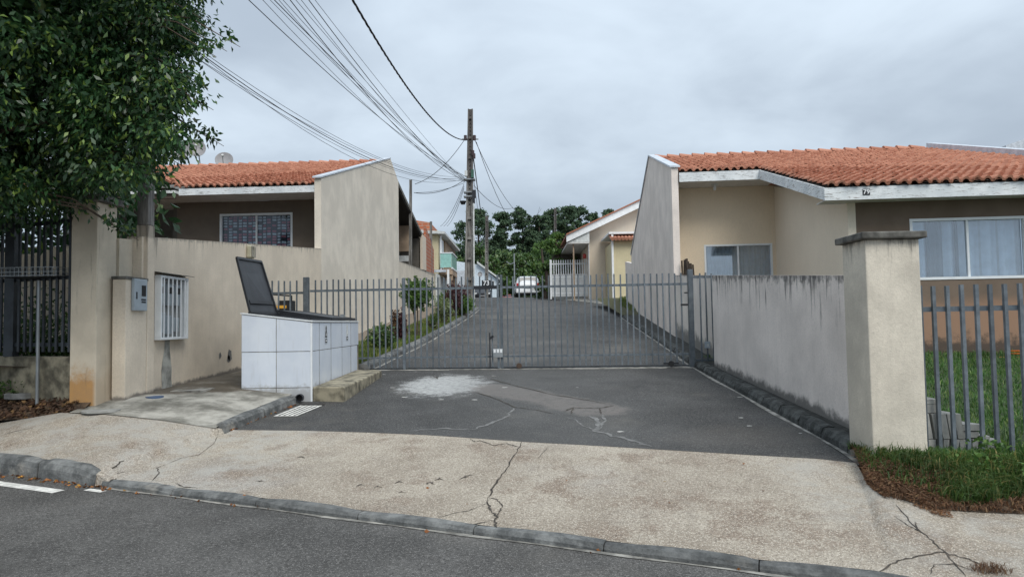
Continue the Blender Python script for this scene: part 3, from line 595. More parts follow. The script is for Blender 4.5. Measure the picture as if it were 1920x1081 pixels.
V, Fc = sheet(lambda a, b: (a, 8.3 + (-5.4 - a) * .35 + b, litz(a, 8.3 + (-5.4 - a) * .35 + b)), np.linspace(-14, -5.2, 40), np.linspace(0, 1.2, 14))
tag(mesh('litter_bed', V, Fc, MT['soil'], smooth=True), 'earth bed strewn with dead leaves below the left railing', kind='structure')
V, Fc = sheet(lambda a, b: (a, b, 1.15 + (b - 9) * .04), [-16, -10, -5.5], [8.9, 14, 17])
tag(mesh('left_yard', V, Fc, MT['soil']), 'dark shaded garden ground behind the left railing', kind='structure')
# lawn
V, Fc = sheet(lambda a, b: (a, b - .2 * (a - 3.5) * (1 - (b - 5.9) / 8), lawnz(a, b)), np.linspace(3.5, 16, 20), np.linspace(6.2, 13.9, 20))
tag(mesh('lawn', V, Fc, MT['vgrass'] if False else simple('lawn soil', (.03, .05, .015), .95, var=.4)), 'green lawn behind the right railing', kind='structure')
_bx = [3.05, 3.2, 3.4, 3.7, 4.3, 6.5, 12]; _fr = [EDGE[-1]] + [onpl(x, y, z, 0, 0) for x, y, z in gr] + [Vector((6.5, 4.3, .1)), Vector((12, 2.2, -.02))]
def bank(a, t):
    fx = float(np.interp(a, _bx, [q.x for q in _fr])); fy = float(np.interp(a, _bx, [q.y for q in _fr])) - .09; zf = sidez(fx, fy)
    yb = 6.62 - .39 * (a - 3.4); x = fx + (a - fx) * min(1, t * 1.2)
    return (x, fy + (yb - fy) * t, zf + .006 + (.36 - zf) * min(1, t * 1.6) + .03 * math.sin(t * 3.14))
V, Fc = sheet(bank, np.linspace(3.05, 12, 30), np.linspace(0, 1, 8))
bk = tag(mesh('grass_bank', V, Fc, MT['soil'], smooth=True), 'earth bank under the grass in front of the right railing', kind='structure')
# drain grate set in the asphalt, its slats
zg = lambda x, y: -.138 + .066 * y
gp = [onpl(x, y, -.138, 0, .066) for x, y in [(513, 781), (556, 780.5), (604, 761), (563, 761)]]
r = thing('drain_grate', 'pale slotted drain grate sunk in the asphalt beside the short kerb', 'drain grate', tuple(gp[0]))
G().add([(p.x, p.y, zg(p.x, p.y) + .006) for p in gp], [(0, 1, 2, 3)]).obj('drain_opening', MT['dark'], r)  # flat dark sheet, its colour stands in for the shade between slats
for i in range(5):
    a = gp[0].lerp(gp[1], i / 4.5); b = gp[3].lerp(gp[2], i / 4.5); a2 = gp[0].lerp(gp[1], (i + .5) / 4.5); b2 = gp[3].lerp(gp[2], (i + .5) / 4.5)
    up = Vector((0, 0, .011)); dn = Vector((0, 0, .0075)); G().hexa([a + dn, a2 + dn, b2 + dn, b + dn], [a + up, a2 + up, b2 + up, b + up]).obj('slat', MT['pale'], r)
for t in (0.02, .97):
    a = gp[0].lerp(gp[3], t); b = gp[1].lerp(gp[2], t); G().bar(a + Vector((0, 0, .009)), b + Vector((0, 0, .009)), .03, .003).obj('cross_bar', MT['pale'], r)
G().prism([gp[3] + Vector((-.05, .02, .006)), gp[2] + Vector((.02, .02, .006)), gp[2] + Vector((.0, .16, .012)), gp[3] + Vector((-.05, .16, .012))], (0, 0, .004)).obj('drain_opening', MT['dark'], r)  # dark strip painted as the shaded trench behind the grate
p = onpl(562, 747, -.138, 0, .066); pc = Vector((-3.12, 10.02, .625))
g = G(); n_ = 14
V = []
for (rad, dy) in ((.055, 0), (.055, .06), (.045, .06), (.045, 0)): V += [(pc.x + rad * math.cos(2 * math.pi * j / n_), pc.y - .06 + dy, pc.z - .03 + rad * math.sin(2 * math.pi * j / n_)) for j in range(n_)]
q = thing('drain_pipe', 'black open pipe end poking out at the foot of the tiled bin', 'pipe', tuple(pc))
g.add(V, [(a * n_ + j, a * n_ + (j + 1) % n_, ((a + 1) % 4) * n_ + (j + 1) % n_, ((a + 1) % 4) * n_ + j) for a in range(4) for j in range(n_)]).obj('pipe_ring', MT['black'], q)
G().add([V[28 + j] for j in range(14)], [tuple(range(14))]).obj('pipe_mouth', MT['dark'], q)
# covers in the cement
for px, py, a_, b_, nm, lb, m in [(190, 769, .26, .16, 'inspection_cover', 'round grey inspection cover flush in the cement left of the bin', 'slabc'), (290, 744.5, .13, .1, 'pipe_cap', 'small round blue cap on the footway below the meter pillar', 'blucap')]:
    pp = ray_surf(px, py, lambda x, y: zl(x, y) if y > 8.1 else sidez(x, y), 6); g = G()
    z0 = (zl(pp.x, pp.y) if pp.y > 8.05 and pp.x > -5.3 else sidez(pp.x, pp.y))
    pt = [(pp.x + a_ * math.cos(t) * .8, pp.y + b_ * math.sin(t) * 1.2, z0 - .01) for t in np.linspace(0, 2 * math.pi, 20, endpoint=False)]; g.prism(pt, (0, 0, .022))
    tag(g.obj(nm, MT[m]), lb, 'cap' if m == 'blucap' else 'cover')
pp = ray_surf(362, 731, zl, 8)
r = thing('meter_cover', 'rectangular cement cover with a raised rim in the mossy footway', 'cover', tuple(pp)); z0 = zl(pp.x, pp.y)
G().box(pp.x - .16, pp.x + .16, pp.y - .17, pp.y + .17, z0 - .02, z0 + .008).obj('lid', MT['slabc'], r)
for (a0, a1, b0, b1) in ((-.21, .21, -.22, -.175), (-.21, .21, .175, .22), (-.21, -.165, -.175, .175), (.165, .21, -.175, .175)):
    G().box(pp.x + a0, pp.x + a1, pp.y + b0, pp.y + b1, z0 - .02, z0 + .014).obj('rim', MT['gutterc'], r)

# ---------------------------------------------------------------- left walls
def sidewall(name, label, x0, x1, prof, m, cat='wall'):     # prof: list of (y, z) outline in the y-z plane
    g = G().prism([(x0, y, z) for y, z in prof], (x1 - x0, 0, 0)); o = g.obj(name, MT[m]); return tag(o, label, cat) if label else o
lw = sidewall('boundary_wall', 'low beige rain streaked wall rising along the footway behind the tiled bin', -5.2, -5.0, [(9.3, .5), (17.78, .9), (17.78, 3.545), (9.3, 2.82)], 'lwall')
lw2 = sidewall('boundary_wall', 'beige wall stepping down past the carport beside the small topiary tree', -5.18, -5.02, [(29.3, 1.6), (41.6, 2.5), (41.6, 4.55), (29.3, 4.24)], 'lowwall')
# left pillar, meter pillar, recess wall, pole
r = thing('gate_pillar', 'beige pillar with an orange stained foot beside the left railing', 'pillar', (-5.3, 8.8, .6))
G().box(-5.47, -5.15, 8.56, 8.98, .45, 3.16).obj('shaft', MT['lpillar'], r, bevel=.008); G().box(-5.53, -5.09, 8.50, 9.04, 3.163, 3.25).obj('pillar_cap', MT['cap'], r, bevel=.01)
sidewall('boundary_wall', 'short recessed beige wall between the stained pillar and the square pole', -5.36, -5.12, [(8.983, .5), (9.296, .5), (9.296, 2.78), (8.983, 2.76)], 'lpillar')
r = thing('meter_pillar', 'low beige pillar carrying the grey meter box beside the square pole', 'pillar', (-5.02, 9.1, .6))
G().prism([(-5.118, 8.84, .5), (-4.95, 8.84, .5), (-4.95, 8.84, 2.226), (-5.118, 8.84, 2.226)], (0, .50, 0)).obj('shaft', MT['lwall'], r, bevel=.006)
zt = 2.215; G().box(-5.125, -4.935, 8.82, 9.35, 2.228, 2.262).obj('pillar_top', MT['cap'], r)
mb = G().box(-4.948, -4.90, 8.955, 9.265, 1.83, 2.24).obj('meter_box', MT['meter'], r, bevel=.01)
G().box(-4.899, -4.896, 9.12, 9.22, 2.02, 2.16).obj('meter_window', MT['rubber'], mb); G().box(-4.899, -4.893, 8.99, 9.01, 1.98, 2.07).obj('latch', MT['rubber'], mb)
G().box(-4.899, -4.896, 9.11, 9.22, 1.965, 1.985).obj('lettering_strip', MT['black'], mb); G().box(-4.899, -4.896, 9.12, 9.22, 1.935, 1.952).obj('lettering_strip', MT['black'], mb)
r = thing('square_pole', 'square concrete service pole painted beige below and dark above, beside the meter', 'pole', (-5.0, 9.4, .6))
G().box(-5.105, -4.945, 9.352, 9.53, .5, 2.98).obj('painted_shaft', MT['lwall'], r, bevel=.01); G().box(-5.10, -4.95, 9.357, 9.525, 2.982, 6.2).obj('shaft', MT['polecon'], r, bevel=.01)
# meter grille cabinet on the wall
r = thing('grille_cabinet', 'white barred steel cabinet with grey meters inside on the beige wall', 'cabinet', (-5, 10, 1.4))
y0, y1, z0, z1 = 9.62, 10.42, 1.44, 2.33; xo = -4.90
G().box(-5.03, -4.995, y0 + .02, y1 - .02, z0 + .02, z1 - .02).obj('back_plate', simple('cabinet recess', (.26, .27, .27), .9), r)
for (a, b, c, d) in ((y0, y1, z1 - .035, z1), (y0, y1, z0, z0 + .035), (y0, y0 + .035, z0 + .036, z1 - .036), (y1 - .035, y1, z0 + .036, z1 - .036)):
    G().box(-4.993, xo, a, b, c, d).obj('frame', MT['alu'], r, bevel=.004)
for i in range(6):
    yy = y0 + .035 + (y1 - y0 - .07) * (i + .5) / 6 * 1.0; G().box(xo - .014, xo - .002, yy - .010, yy + .010, z0 + .036, z1 - .036).obj('bar', MT['alu'], r)
for yy, zz_, hh in ((9.74, 1.92, .30), (9.97, 1.92, .30), (10.2, 1.92, .30), (9.76, 1.54, .28), (9.94, 1.52, .26), (10.16, 1.55, .2)):
    mo = G().box(-4.99, -4.945, yy - .075, yy + .075, zz_, zz_ + hh).obj('meter', MT['meter'], r, bevel=.006)
    if hh > .28: G().box(-4.944, -4.942, yy - .05, yy + .05, zz_ + hh * .55, zz_ + hh * .85).obj('display', MT['rubber'], mo)
ff = thing('wall_canopy', 'thin rusty metal strip fixed above the white barred cabinet', 'strip', (-5, 10, 2.36)); G().prism([(-5.0, 9.56, 2.375), (-4.86, 9.56, 2.35), (-4.86, 9.56, 2.358), (-5.0, 9.56, 2.383)], (0, .96, 0)).obj('strip', MT['cap'], ff)
# cement repair scar below the cabinet
sc = [(1.43, 9.92, 10.06), (1.30, 9.91, 10.06), (1.15, 9.86, 10.09), (1.02, 9.83, 10.12), (.88, 9.84, 10.11), (.76, 9.85, 10.14)]
V = []; 
for z, a, b in sc: V += [(-4.996, a, z), (-4.996, b, z)]
mesh('repair_scar', V, [(2 * i, 2 * i + 1, 2 * i + 3, 2 * i + 2) for i in range(5)], MT['repair'], lw)
for (yy, zz_, s_) in ((11.75, 1.13, .05), (12.15, 1.12, .09), (12.1, 1.06, .06)):
    V = [(-4.995, yy + s_ * math.cos(t) * random.uniform(.6, 1.3), zz_ + s_ * 1.2 * math.sin(t) * random.uniform(.6, 1.2)) for t in np.linspace(0, 5.6, 9)]; mesh('plaster_hole', V, [tuple(range(9))], MT['scar'], lw)
r = thing('wall_lamp', 'small yellowed bulkhead lamp on top of the beige wall', 'lamp', (-5, 13.2, 3.0)); 
q = atX(468, 470, -4.97); G().box(-5.0, -4.90, q.y - .1, q.y + .1, q.z - .14, q.z + .1).obj('lamp_body', simple('yellowed plastic', (.36, .34, .25), .5), r, bevel=.03)
for k in range(3): G().box(-4.899, -4.885, q.y - .09 + k * .08, q.y - .075 + k * .08, q.z - .12, q.z + .08).obj('lamp_guard', MT['gutterc'], r)
# ---------------------------------------------------------------- roof tiles
TP = .184; TL = .38; TE = .30
TPROF = [(x_ * .92, z_ * .92) for x_, z_ in [(0, -.006), (.018, .03), (.042, .052), (.07, .060), (.098, .052), (.122, .03), (.14, 0), (.172, -.012), (.205, -.004)]]
def tile_local():
    V = []; n = len(TPROF)
    for (yy, sx, dzz) in ((0, 1.04, 0.046), (TL, .86, -.008)):
        for x, z in TPROF: V.append((x * sx + (0 if yy == 0 else .005), yy, z * sx + dzz))
    for x, z in TPROF: V.append((x * 1.0, 0.004, z + .004))
    F_ = [(j, j + 1, n + j + 1, n + j) for j in range(n - 1)] + [(2 * n + j, 2 * n + j + 1, j + 1, j) for j in range(n - 1)]
    return V, F_
TV, TF = tile_local(); tile_me = None
def make_tiles(parent, cols, frame, limit=300):
    """cols: list of (u, v0, v1); frame(u, v) -> Vector on the roof plane. Builds the nearest tiles as parts, the rest joined."""
    global tile_me
    spots = []
    for u, v0, v1 in cols:
        o = frame(u, v0); d = (frame(u, v0 + 1) - o); sl = d.length; n = int((v1 - v0) * sl / TE)
        for k in range(n + 1):
            v = v0 + k * TE / sl
            if v > v1 - .05: break
            spots.append((u, v))
    spots.sort(key=lambda t: (frame(*t) - CAM).length + (30 if abs((frame(*t).x + .0) / frame(*t).y) > .78 else 0))
    if tile_me is None:
        tile_me = bpy.data.meshes.new('roof_tile'); tile_me.from_pydata(TV, [], TF); tile_me.materials.append(MT['tile']); tile_me.polygons.foreach_set('use_smooth', [j < 8 for j in range(len(TF))]); tile_me.update()
    g = G(); base = LOC[parent]
    for i, (u, v) in enumerate(spots):
        o = frame(u, v); ax = (frame(u + 1, v) - o).normalized(); ay = (frame(u, v + 1) - o).normalized(); az = ax.cross(ay)
        j = random.gauss(0, .018); R = Matrix((ax, ay, az)).transposed() @ Matrix.Rotation(random.gauss(0, .022), 3, 'Z') @ Matrix.Rotation(random.gauss(0, .010), 3, 'X') @ Matrix.Rotation(random.gauss(0, .03), 3, 'Y')
        oo = o + ay * j + az * random.uniform(0, .016)
        if i < limit:
            t = link(bpy.data.objects.new('roof_tile', tile_me)); t.parent = parent; t.matrix_local = Matrix.Translation(oo - base) @ R.to_4x4()
        else: g.add([oo + R @ Vector(p) for p in TV], TF)
    o2 = g.obj('roof_tiles', MT['tile'], parent); o2['kind'] = 'stuff'
    o2.data.polygons.foreach_set('use_smooth', [True] * len(o2.data.polygons))
def ridge(parent, a, b, m='tile'):
    L = (b - a).length; n = int(L / .40); d = (b - a).normalized(); sd_ = Vector((-d.y, d.x, 0)).normalized()
    for i in range(n):
        p = a + d * i * .40; q = p + d * .45; V = []
        for (c, rr, h) in ((p, .14, .055), (q, .11, .01)):
            for t in np.linspace(0, math.pi, 8): V.append(c + sd_ * rr * math.cos(t) + Vector((0, 0, rr * .85 * math.sin(t) + h - .02)))
        mesh('ridge_tile', V, [(j, j + 1, 9 + j, 8 + j) for j in range(7)] + [(0, 7, 6, 5, 4, 3, 2, 1)], MT[m], parent, smooth=False)
def window(parent, o, u, nrm, w_, z0, z1, cur, mull=(.5,), fr=.045, gl='glass', waves=9, split=None):
    """sliding window; o = lower-left corner xy, nrm points outwards (2-d)"""
    P = lambda a, z, t: (o[0] + u[0] * a + nrm[0] * t, o[1] + u[1] * a + nrm[1] * t, z)
    def bx(a, b, c, d, t0, t1): return G().hexa([P(a, c, t0), P(b, c, t0), P(b, c, t1), P(a, c, t1)], [P(a, d, t0), P(b, d, t0), P(b, d, t1), P(a, d, t1)])
    q = bx(0, w_, z1 - fr, z1, -.09, .012).obj('window_frame', MT['alu'], parent)
    for ar in ((0, w_, z0, z0 + fr), (0, fr, z0 + fr + .001, z1 - fr - .001), (w_ - fr, w_, z0 + fr + .001, z1 - fr - .001)): bx(*ar, -.09, .012).obj('frame_bar', MT['alu'], q)
    xs = [fr] + [m_ * w_ for m_ in mull] + [w_ - fr]
    for i in range(len(xs) - 1):
        pa = bx(xs[i] + .001, xs[i + 1] - .001, z0 + fr + .001, z1 - fr - .001, -.05 - .02 * (i % 2), -.044 - .02 * (i % 2)).obj('pane', MT[gl], q)
    for m_ in mull: bx(m_ * w_ - .02, m_ * w_ + .02, z0 + fr + .002, z1 - fr - .002, -.075, -.012).obj('mullion', MT['alu'], q)
    N = waves * 12; V = []
    for j, z in enumerate((z0, z1)):
        for i in range(N + 1):
            a = w_ * i / N; V.append(P(a, z, -.20 + .035 * math.sin(a * waves * 6.28 / w_ * (1 + .08 * math.sin(a * 3)))))
    c = mesh('curtain', V, [(i, i + 1, N + 2 + i, N + 1 + i) for i in range(N)], MT[cur], q, smooth=True)
    if split:  # curtain3 strips paint the shade seen in gaps between the curtains
        for (a0, a1, mm) in split:
            V = []
            for z in (z0, z1):
                for i in range(13): a = a0 + (a1 - a0) * i / 12; V.append(P(a, z, -.125 + .012 * math.sin(i * 1.6)))
            mesh('curtain', V, [(i, i + 1, 14 + i, 13 + i) for i in range(12)], MT[mm], q, smooth=True)
    bx(-.05, w_ + .05, z0 - .05, z1 + .05, -.62, -.58).obj('room_back', MT['dim'], q)

# ---------------------------------------------------------------- right house (frame turned .08 rad)
th = .08; U = Vector((math.cos(th), -math.sin(th), 0)); VV = Vector((math.sin(th), math.cos(th), 0)); O = Vector((3.95, 18.1, 0)); SL = .288; ZE = 5.40
def RF(u, v, z=0): return O + U * u + VV * v + Vector((0, 0, z))
def rroof(u, v): return RF(u, v, ZE + SL * v)
HR = thing('house', 'single storey cream and brown house numbered 79 with a wide terracotta roof', 'house', (8, 18, .9))
UA = 2.22; VW = -4.66; VR = 5.1; UE = 8.75
# party gable wall facing the driveway
prof = [(-.02, .9), (-.02, 5.50), (5.2, 7.02), (13.9, 4.55), (13.9, 2.0)]
G().prism([RF(-.02, v, z) for v, z in prof], -U * .17 * -1).obj('gable_wall', MT['rgable'], HR)
g = G().prism([RF(-.06, -.06, 5.50), RF(-.06, -.06, 5.545), RF(-.06, 5.2, 7.07), RF(-.06, 13.95, 4.60), RF(-.06, 13.95, 4.555), RF(-.06, 5.2, 7.024)], U * .26); g.obj('gable_coping', MT['grey'], HR)
# roof deck, tiles
roof = G().prism([rroof(.2, -.0) - Vector((0, 0, .06)), rroof(UA, 0) - Vector((0, 0, .06)), rroof(UA, VW) - Vector((0, 0, .06)), rroof(UE, VW) - Vector((0, 0, .06)), rroof(UE, VR) - Vector((0, 0, .06)), rroof(.2, VR) - Vector((0, 0, .06))], (0, 0, .03)).obj('roof', MT['cap'], HR)
G().prism([rroof(.2, VR) - Vector((0, 0, .06)), rroof(UE, VR) - Vector((0, 0, .06)), RF(UE, 13.5, 4.6), RF(.2, 13.5, 4.6)], (0, 0, .04)).obj('rear_slope', MT['tile'], HR)
cols = []; k = 0
while .19 + k * TP < UE - .1:
    u = .19 + k * TP; cols.append((u, (-.07 if u < UA - .12 else VW - .07), VR)); k += 1
make_tiles(roof, cols, rroof)
ridge(roof, rroof(.15, VR) + Vector((0, 0, .03)), rroof(UE - .02, VR) + Vector((0, 0, .03)))
g = G().prism([rroof(UE - .03, VW - .05) + Vector((0, 0, -.02)), rroof(UE - .03, VR + .1) + Vector((0, 0, -.02)), rroof(UE - .03, VR + .1) + Vector((0, 0, .22)), rroof(UE - .03, VW - .05) + Vector((0, 0, .22))], U * .25); g.obj('party_flashing', MT['grey'], HR)
# fascia boards
def fascia(a, b, h, thick, nm='fascia_board', top=-.03, par=HR):
    n_ = Vector((0, 0, 1)); d = (b - a).normalized(); s_ = d.cross(n_).normalized() * thick
    G().prism([a + n_ * top, b + n_ * top, b + n_ * (top - h), a + n_ * (top - h)], s_).obj(nm, MT['oldpaint'], par)
fascia(rroof(.17, -.04), rroof(UA, -.04), .24, .03)
fascia(rroof(UA - .03, -.03), rroof(UA - .03, VW - .03), .23, .03)
fascia(rroof(UA - .03, VW), rroof(UE + .2, VW), .24, .03)
# number plate 79
pn = atY(1628, 358, 13.1); vv = (pn - O).dot(VV)
def numplate(txt, c, u, h, parent, w_, up=Vector((0, 0, 1)), back='black'):
    nr = u.cross(up).normalized(); q = G().prism([c - u * w_ / 2 - up * h / 2, c + u * w_ / 2 - up * h / 2, c + u * w_ / 2 + up * h / 2, c - u * w_ / 2 + up * h / 2], nr * .006).obj('number_plate', MT[back], parent)
    fc = bpy.data.curves.new('digits', 'FONT'); fc.body = txt; fc.size = h * 1.05; fc.align_x = 'CENTER'; fc.align_y = 'CENTER'; fc.extrude = .0015; fc.offset = .002
    to = bpy.data.objects.new('digits', fc); S.collection.objects.link(to); bpy.context.view_layer.update()
    me = bpy.data.meshes.new_from_object(to.evaluated_get(bpy.context.evaluated_depsgraph_get())); bpy.data.objects.remove(to)
    me.materials.clear(); me.materials.append(MT['white']); o = link(bpy.data.objects.new('digits', me)); o.parent = q
    o.matrix_local = Matrix.Translation(c + nr * .009 - LOC[parent]) @ Matrix((u, up, nr)).transposed().to_4x4(); return q
pc2 = rroof(UA, VW) + U * ((pn - rroof(UA, VW)).dot(U)) + Vector((0, 0, -.135)) - VV * .034; numplate('79', pc2, U, .115, HR, .13)
# soffits
G().prism([RF(.2, -.0, 5.13), RF(UA + .4, -.0, 5.13), RF(UA + .4, 1.0, 5.13), RF(.2, 1.0, 5.13)], (0, 0, .03)).obj('porch_ceiling', MT['soffit'], HR)
G().prism([RF(UA, VW, ZE + SL * VW - .25), RF(UE, VW, ZE + SL * VW - .25), RF(UE, VW + .62, ZE + SL * VW - .25), RF(UA, VW + .62, ZE + SL * VW - .25)], (0, 0, .02)).obj('soffit', MT['soffit'], HR)
G().prism([rroof(UA, 0) - Vector((0, 0, .235)), rroof(UA, VW + .5) - Vector((0, 0, .235)), rroof(UA + .8, VW + .5) - Vector((0, 0, .235)), rroof(UA + .8, 0) - Vector((0, 0, .235))], (0, 0, .02)).obj('soffit', MT['soffit'], HR)
# porch back wall with window
WA = Vector(atY(1320, 460, 18.95)); WB = Vector(atY(1447, 458, 18.85)); o1 = RF(.15, .92); z1 = (WA.z + WB.z) / 2 + .02
ua = (WA - o1).dot(U); ub = (WB - o1).dot(U)
panel((o1.x, o1.y), (U.x, U.y), (VV.x, VV.y), 3.0, 1.6, 5.129, .15, [(ua, ub, z1 - 1.5, z1)]).obj('porch_wall', MT['rcream'], HR)
window(HR, (o1.x + U.x * ua, o1.y + U.y * ua), (U.x, U.y), (-VV.x, -VV.y), ub - ua, z1 - 1.5, z1, 'curtain2', waves=16)
# wing side wall (faces left) and brown front wall with window
cw = Vector((6.8, 18.9, 0)); cf = Vector((6.36, 13.72, 0)); dd = (cf - cw).normalized()
g = G(); nn = Vector((dd.y, -dd.x, 0)) * -.15
if nn.x < 0: nn = -nn
def zr_(p): return ZE + SL * (p - O).dot(VV) - .30
g.prism([Vector((cw.x, cw.y, 1.5)), Vector((cf.x, cf.y, .7)), Vector((cf.x, cf.y, zr_(cf) + .05)), Vector((cw.x, cw.y, 5.13))], nn).obj('wing_wall', MT['rcream2'], HR)
bl = RF(0, 0); ob = cf + U * .155
w0 = atY(1713, 408, 13.45); w1 = atY(1934, 402.5, 13.3); wz0 = atY(1718, 524, 13.45).z
a0 = (w0 - ob).dot(U); a1 = (w1 - ob).dot(U); wz1 = w0.z
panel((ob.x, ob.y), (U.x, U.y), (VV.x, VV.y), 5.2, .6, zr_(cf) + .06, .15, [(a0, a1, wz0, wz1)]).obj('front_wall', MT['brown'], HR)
window(HR, (ob.x + U.x * a0, ob.y + U.y * a0), (U.x, U.y), (-VV.x, -VV.y), a1 - a0, wz0, wz1, 'curtain', fr=.05, waves=8, split=[(.36, .64, 'curtain3'), (.86, .93, 'curtain3'), (1.30, 1.34, 'curtain2'), (1.62, 1.66, 'curtain2')])
r = thing('ceiling_bulb', 'bare white bulb in a round holder under the porch ceiling', 'light bulb', tuple(RF(1.15, .45, 5.0)))
c = RF(1.15, .45, 5.125); G().tube([c, c - Vector((0, 0, .03))], [.09, .08], 12).obj('bulb_holder', MT['dirtywhite'], r); G().tube([c - Vector((0, 0, .03)), c - Vector((0, 0, .07)), c - Vector((0, 0, .11)), c - Vector((0, 0, .15)), c - Vector((0, 0, .165))], [.02, .03, .042, .03, .008], 10).obj('bulb', MT['white'], r)
# bundle of sticks
r = thing('firewood_bundle', 'dark brown bundle of sticks standing against the porch wall behind the low wall', 'firewood', (4.5, 17.9, 2.5))
for k in range(9):
    x = 4.12 + .035 * k + random.uniform(-.01, .01); a = Vector((x, 17.95 + random.uniform(-.05, .05), 2.45)); G().tube([a, a + Vector((random.uniform(-.04, .02), 0, .72 - .03 * abs(k - 2) + random.uniform(-.05, .03)))], .024, 5).obj('stick', MT['barkd'], r)
# yard walls of the right house
nw = tag(G().prism([(3.35, 6.8, .2), (3.35, 12.4, .5), (3.35, 12.4, 2.365), (3.35, 6.8, 1.995)], (.16, 0, 0)).obj('boundary_wall', MT['rwall']), 'low grey wall streaked black below its top between the right pillar and the gate', 'wall')
tag(G().prism([Vector((3.512, 12.403, .5)), Vector((3.95, 18.06, .9)), Vector((3.95, 18.06, 2.74)), Vector((3.512, 12.403, 2.365))], (.15, .0, 0)).obj('boundary_wall', MT['rwall2']), 'pale low wall behind the gate running up to the tall gable wall', 'wall')
tag(G().prism([RF(-.02, 13.95, 2.3), RF(-.02, 18, 2.5), RF(-.02, 18, 4.6), RF(-.02, 13.95, 4.2)], U * .15).obj('boundary_wall', MT['rgable']), 'short pale wall continuing beyond the low end of the gable wall', 'wall')
# right pillar
r = thing('gate_pillar', 'pale rendered pillar with a dark cement cap at the corner of the lawn', 'pillar', (3.33, 6.55, .3)); cc = Vector((3.305, 6.53, 0)); rz = Matrix.Rotation(-.012, 3, 'Z')
def rb(w_, d_, z0, z1, dx=0): 
    q = [cc + rz @ Vector((sx * w_ / 2 + dx, sy * d_ / 2, 0)) for sx, sy in ((-1, -1), (1, -1), (1, 1), (-1, 1))]; return G().hexa([p + Vector((0, 0, z0)) for p in q], [p + Vector((0, 0, z1)) for p in q])
rb(.475, .46, .15, 2.285).obj('shaft', MT['rpillar'], r, bevel=.01); rb(.57, .57, 2.287, 2.35).obj('pillar_cap', MT['cap'], r, bevel=.012)
# right railing, each bar a part
def railing(name, label, a, b, zb, zt, rails, sp, bw, m, posts=(), cat='railing', group=None, slope=0):
    L = (b - a).length; d = (b - a).normalized(); r = thing(name, label, cat, (a.x, a.y, zb), group); n = int(L / sp)
    for z in rails: G().bar(Vector((a.x, a.y, z)), Vector((b.x, b.y, z + slope * L)), .03, .045).obj('rail', MT[m], r)
    for i in range(n + 1):
        p = a + d * (i + .5) * sp
        if (p - a).length > L: break
        dzz = slope * (p - a).length; jx = random.uniform(-.004, .004); lz = random.uniform(-.006, .006)
        G().bar(Vector((p.x, p.y - .03, zb + dzz)), Vector((p.x + jx, p.y - .03, zt + dzz + lz)), bw).obj('bar', MT[m], r)
    return r
fa = Vector((3.56, 6.50, 0)); fd = Vector((.93, -.37, 0)).normalized()
railing('front_railing', 'blue grey vertical bar railing in front of the lawn beside the right pillar', fa, fa + fd * 3.4, .34, 1.87, (.375, 1.66), .108, .030, 'bars')
# left railing on a plinth
la = Vector((-5.48, 8.66, 0)); ld = Vector((-.93, .37, 0)).normalized()
railing('front_railing', 'tall dark railing half hidden by the overhanging tree on the left', la, la + ld * 5.5, 1.33, 3.1, (1.42, 2.25, 2.95), .118, .028, 'darkbars')
tag(G().prism([Vector((la.x, la.y - .05, .5)), la + ld * 5.5 + Vector((0, -.05, .5)), la + ld * 5.5 + Vector((0, -.05, 1.27)), Vector((la.x, la.y - .05, 1.27))], (0, .16, 0)).obj('railing_plinth', MT['ledge']), 'mossy cement plinth below the left railing', 'plinth')
q = la + ld * 1.18; tag(G().box(q.x - .06, q.x + .06, q.y - .06, q.y + .06, 1.27, 3.2).obj('gate_post', MT['darkbars']), 'thick dark steel post at the left edge in the railing', 'post')
tag(G().box(-16, -5.36, 12.6, 12.75, 1.0, 3.1).obj('garden_wall', MT['lwall']), 'beige wall seen through the bars of the left railing', 'wall')
# ---------------------------------------------------------------- driveway gate
def gy(x): return 13.3 - .05 * x
def gp_(x, z, dy=0): return Vector((x, gy(x) + dy, z))
def xg(px, z=1.6):
    y = 13.3
    for _ in range(4): p = atY(px, 600, y); y = gy(p.x)
    return p.x
def leaf(name, label, x0, x1, post0, post1, mids=(), dy=0, rails=(2.265, .975), zb=.775, zt=2.47, n=None, cat='gate'):
    r = thing(name, label, cat, (x0, gy(x0), zb)); 
    for z in rails: G().bar(gp_(x0, z, dy), gp_(x1, z, dy), .03, .042 if z > 2 else .03).obj('rail', MT['bars'], r)
    if zb < .8: G().bar(gp_(x0, .765, dy), gp_(x1, .765, dy), .03, .028).obj('bottom_rail', MT['darkbars'], r)
    n = n or int(round((x1 - x0) / .1125))
    for i in range(1, n):
        x = x0 + (x1 - x0) * i / n; G().bar(gp_(x, zb + .015, dy - .026), gp_(x + random.uniform(-.007, .007), zt + random.uniform(-.012, .012), dy - .026), .025).obj('bar', MT['bars'], r)
    for x, wd, zt2 in [(x0, post0, zt + .03), (x1, post1, zt + .03)] + [(m_, .045, zt + .01) for m_ in mids]:
        if wd: G().box(x - wd / 2, x + wd / 2, gy(x) + dy - .042 - wd / 4, gy(x) + dy + wd / 2, zb - .02, zt2).obj('stile', MT['bars'], r, bevel=.004)
    return r
XL, XP, XM, XC, XR, XE = -4.98, xg(574.5), xg(758), xg(937), xg(1296), xg(1336)
leaf('barred_fence', 'fixed barred fence between the beige wall and left gate post, behind the open lid', XL, XP - .07, 0, 0, dy=.01, rails=(2.235,), zb=.82, cat='fence')
pL = tag(G().box(XP - .05, XP + .05, gy(XP) - .05, gy(XP) + .05, .7, 2.53).obj('gate_post', MT['bars'], bevel=.004), 'blue grey square post at the left end of the gate behind the tiled bin', 'post')
lf = leaf('gate_leaf', 'left leaf of the blue grey barred driveway gate', XP + .075, XC - .03, 0, .04, mids=(XM,))
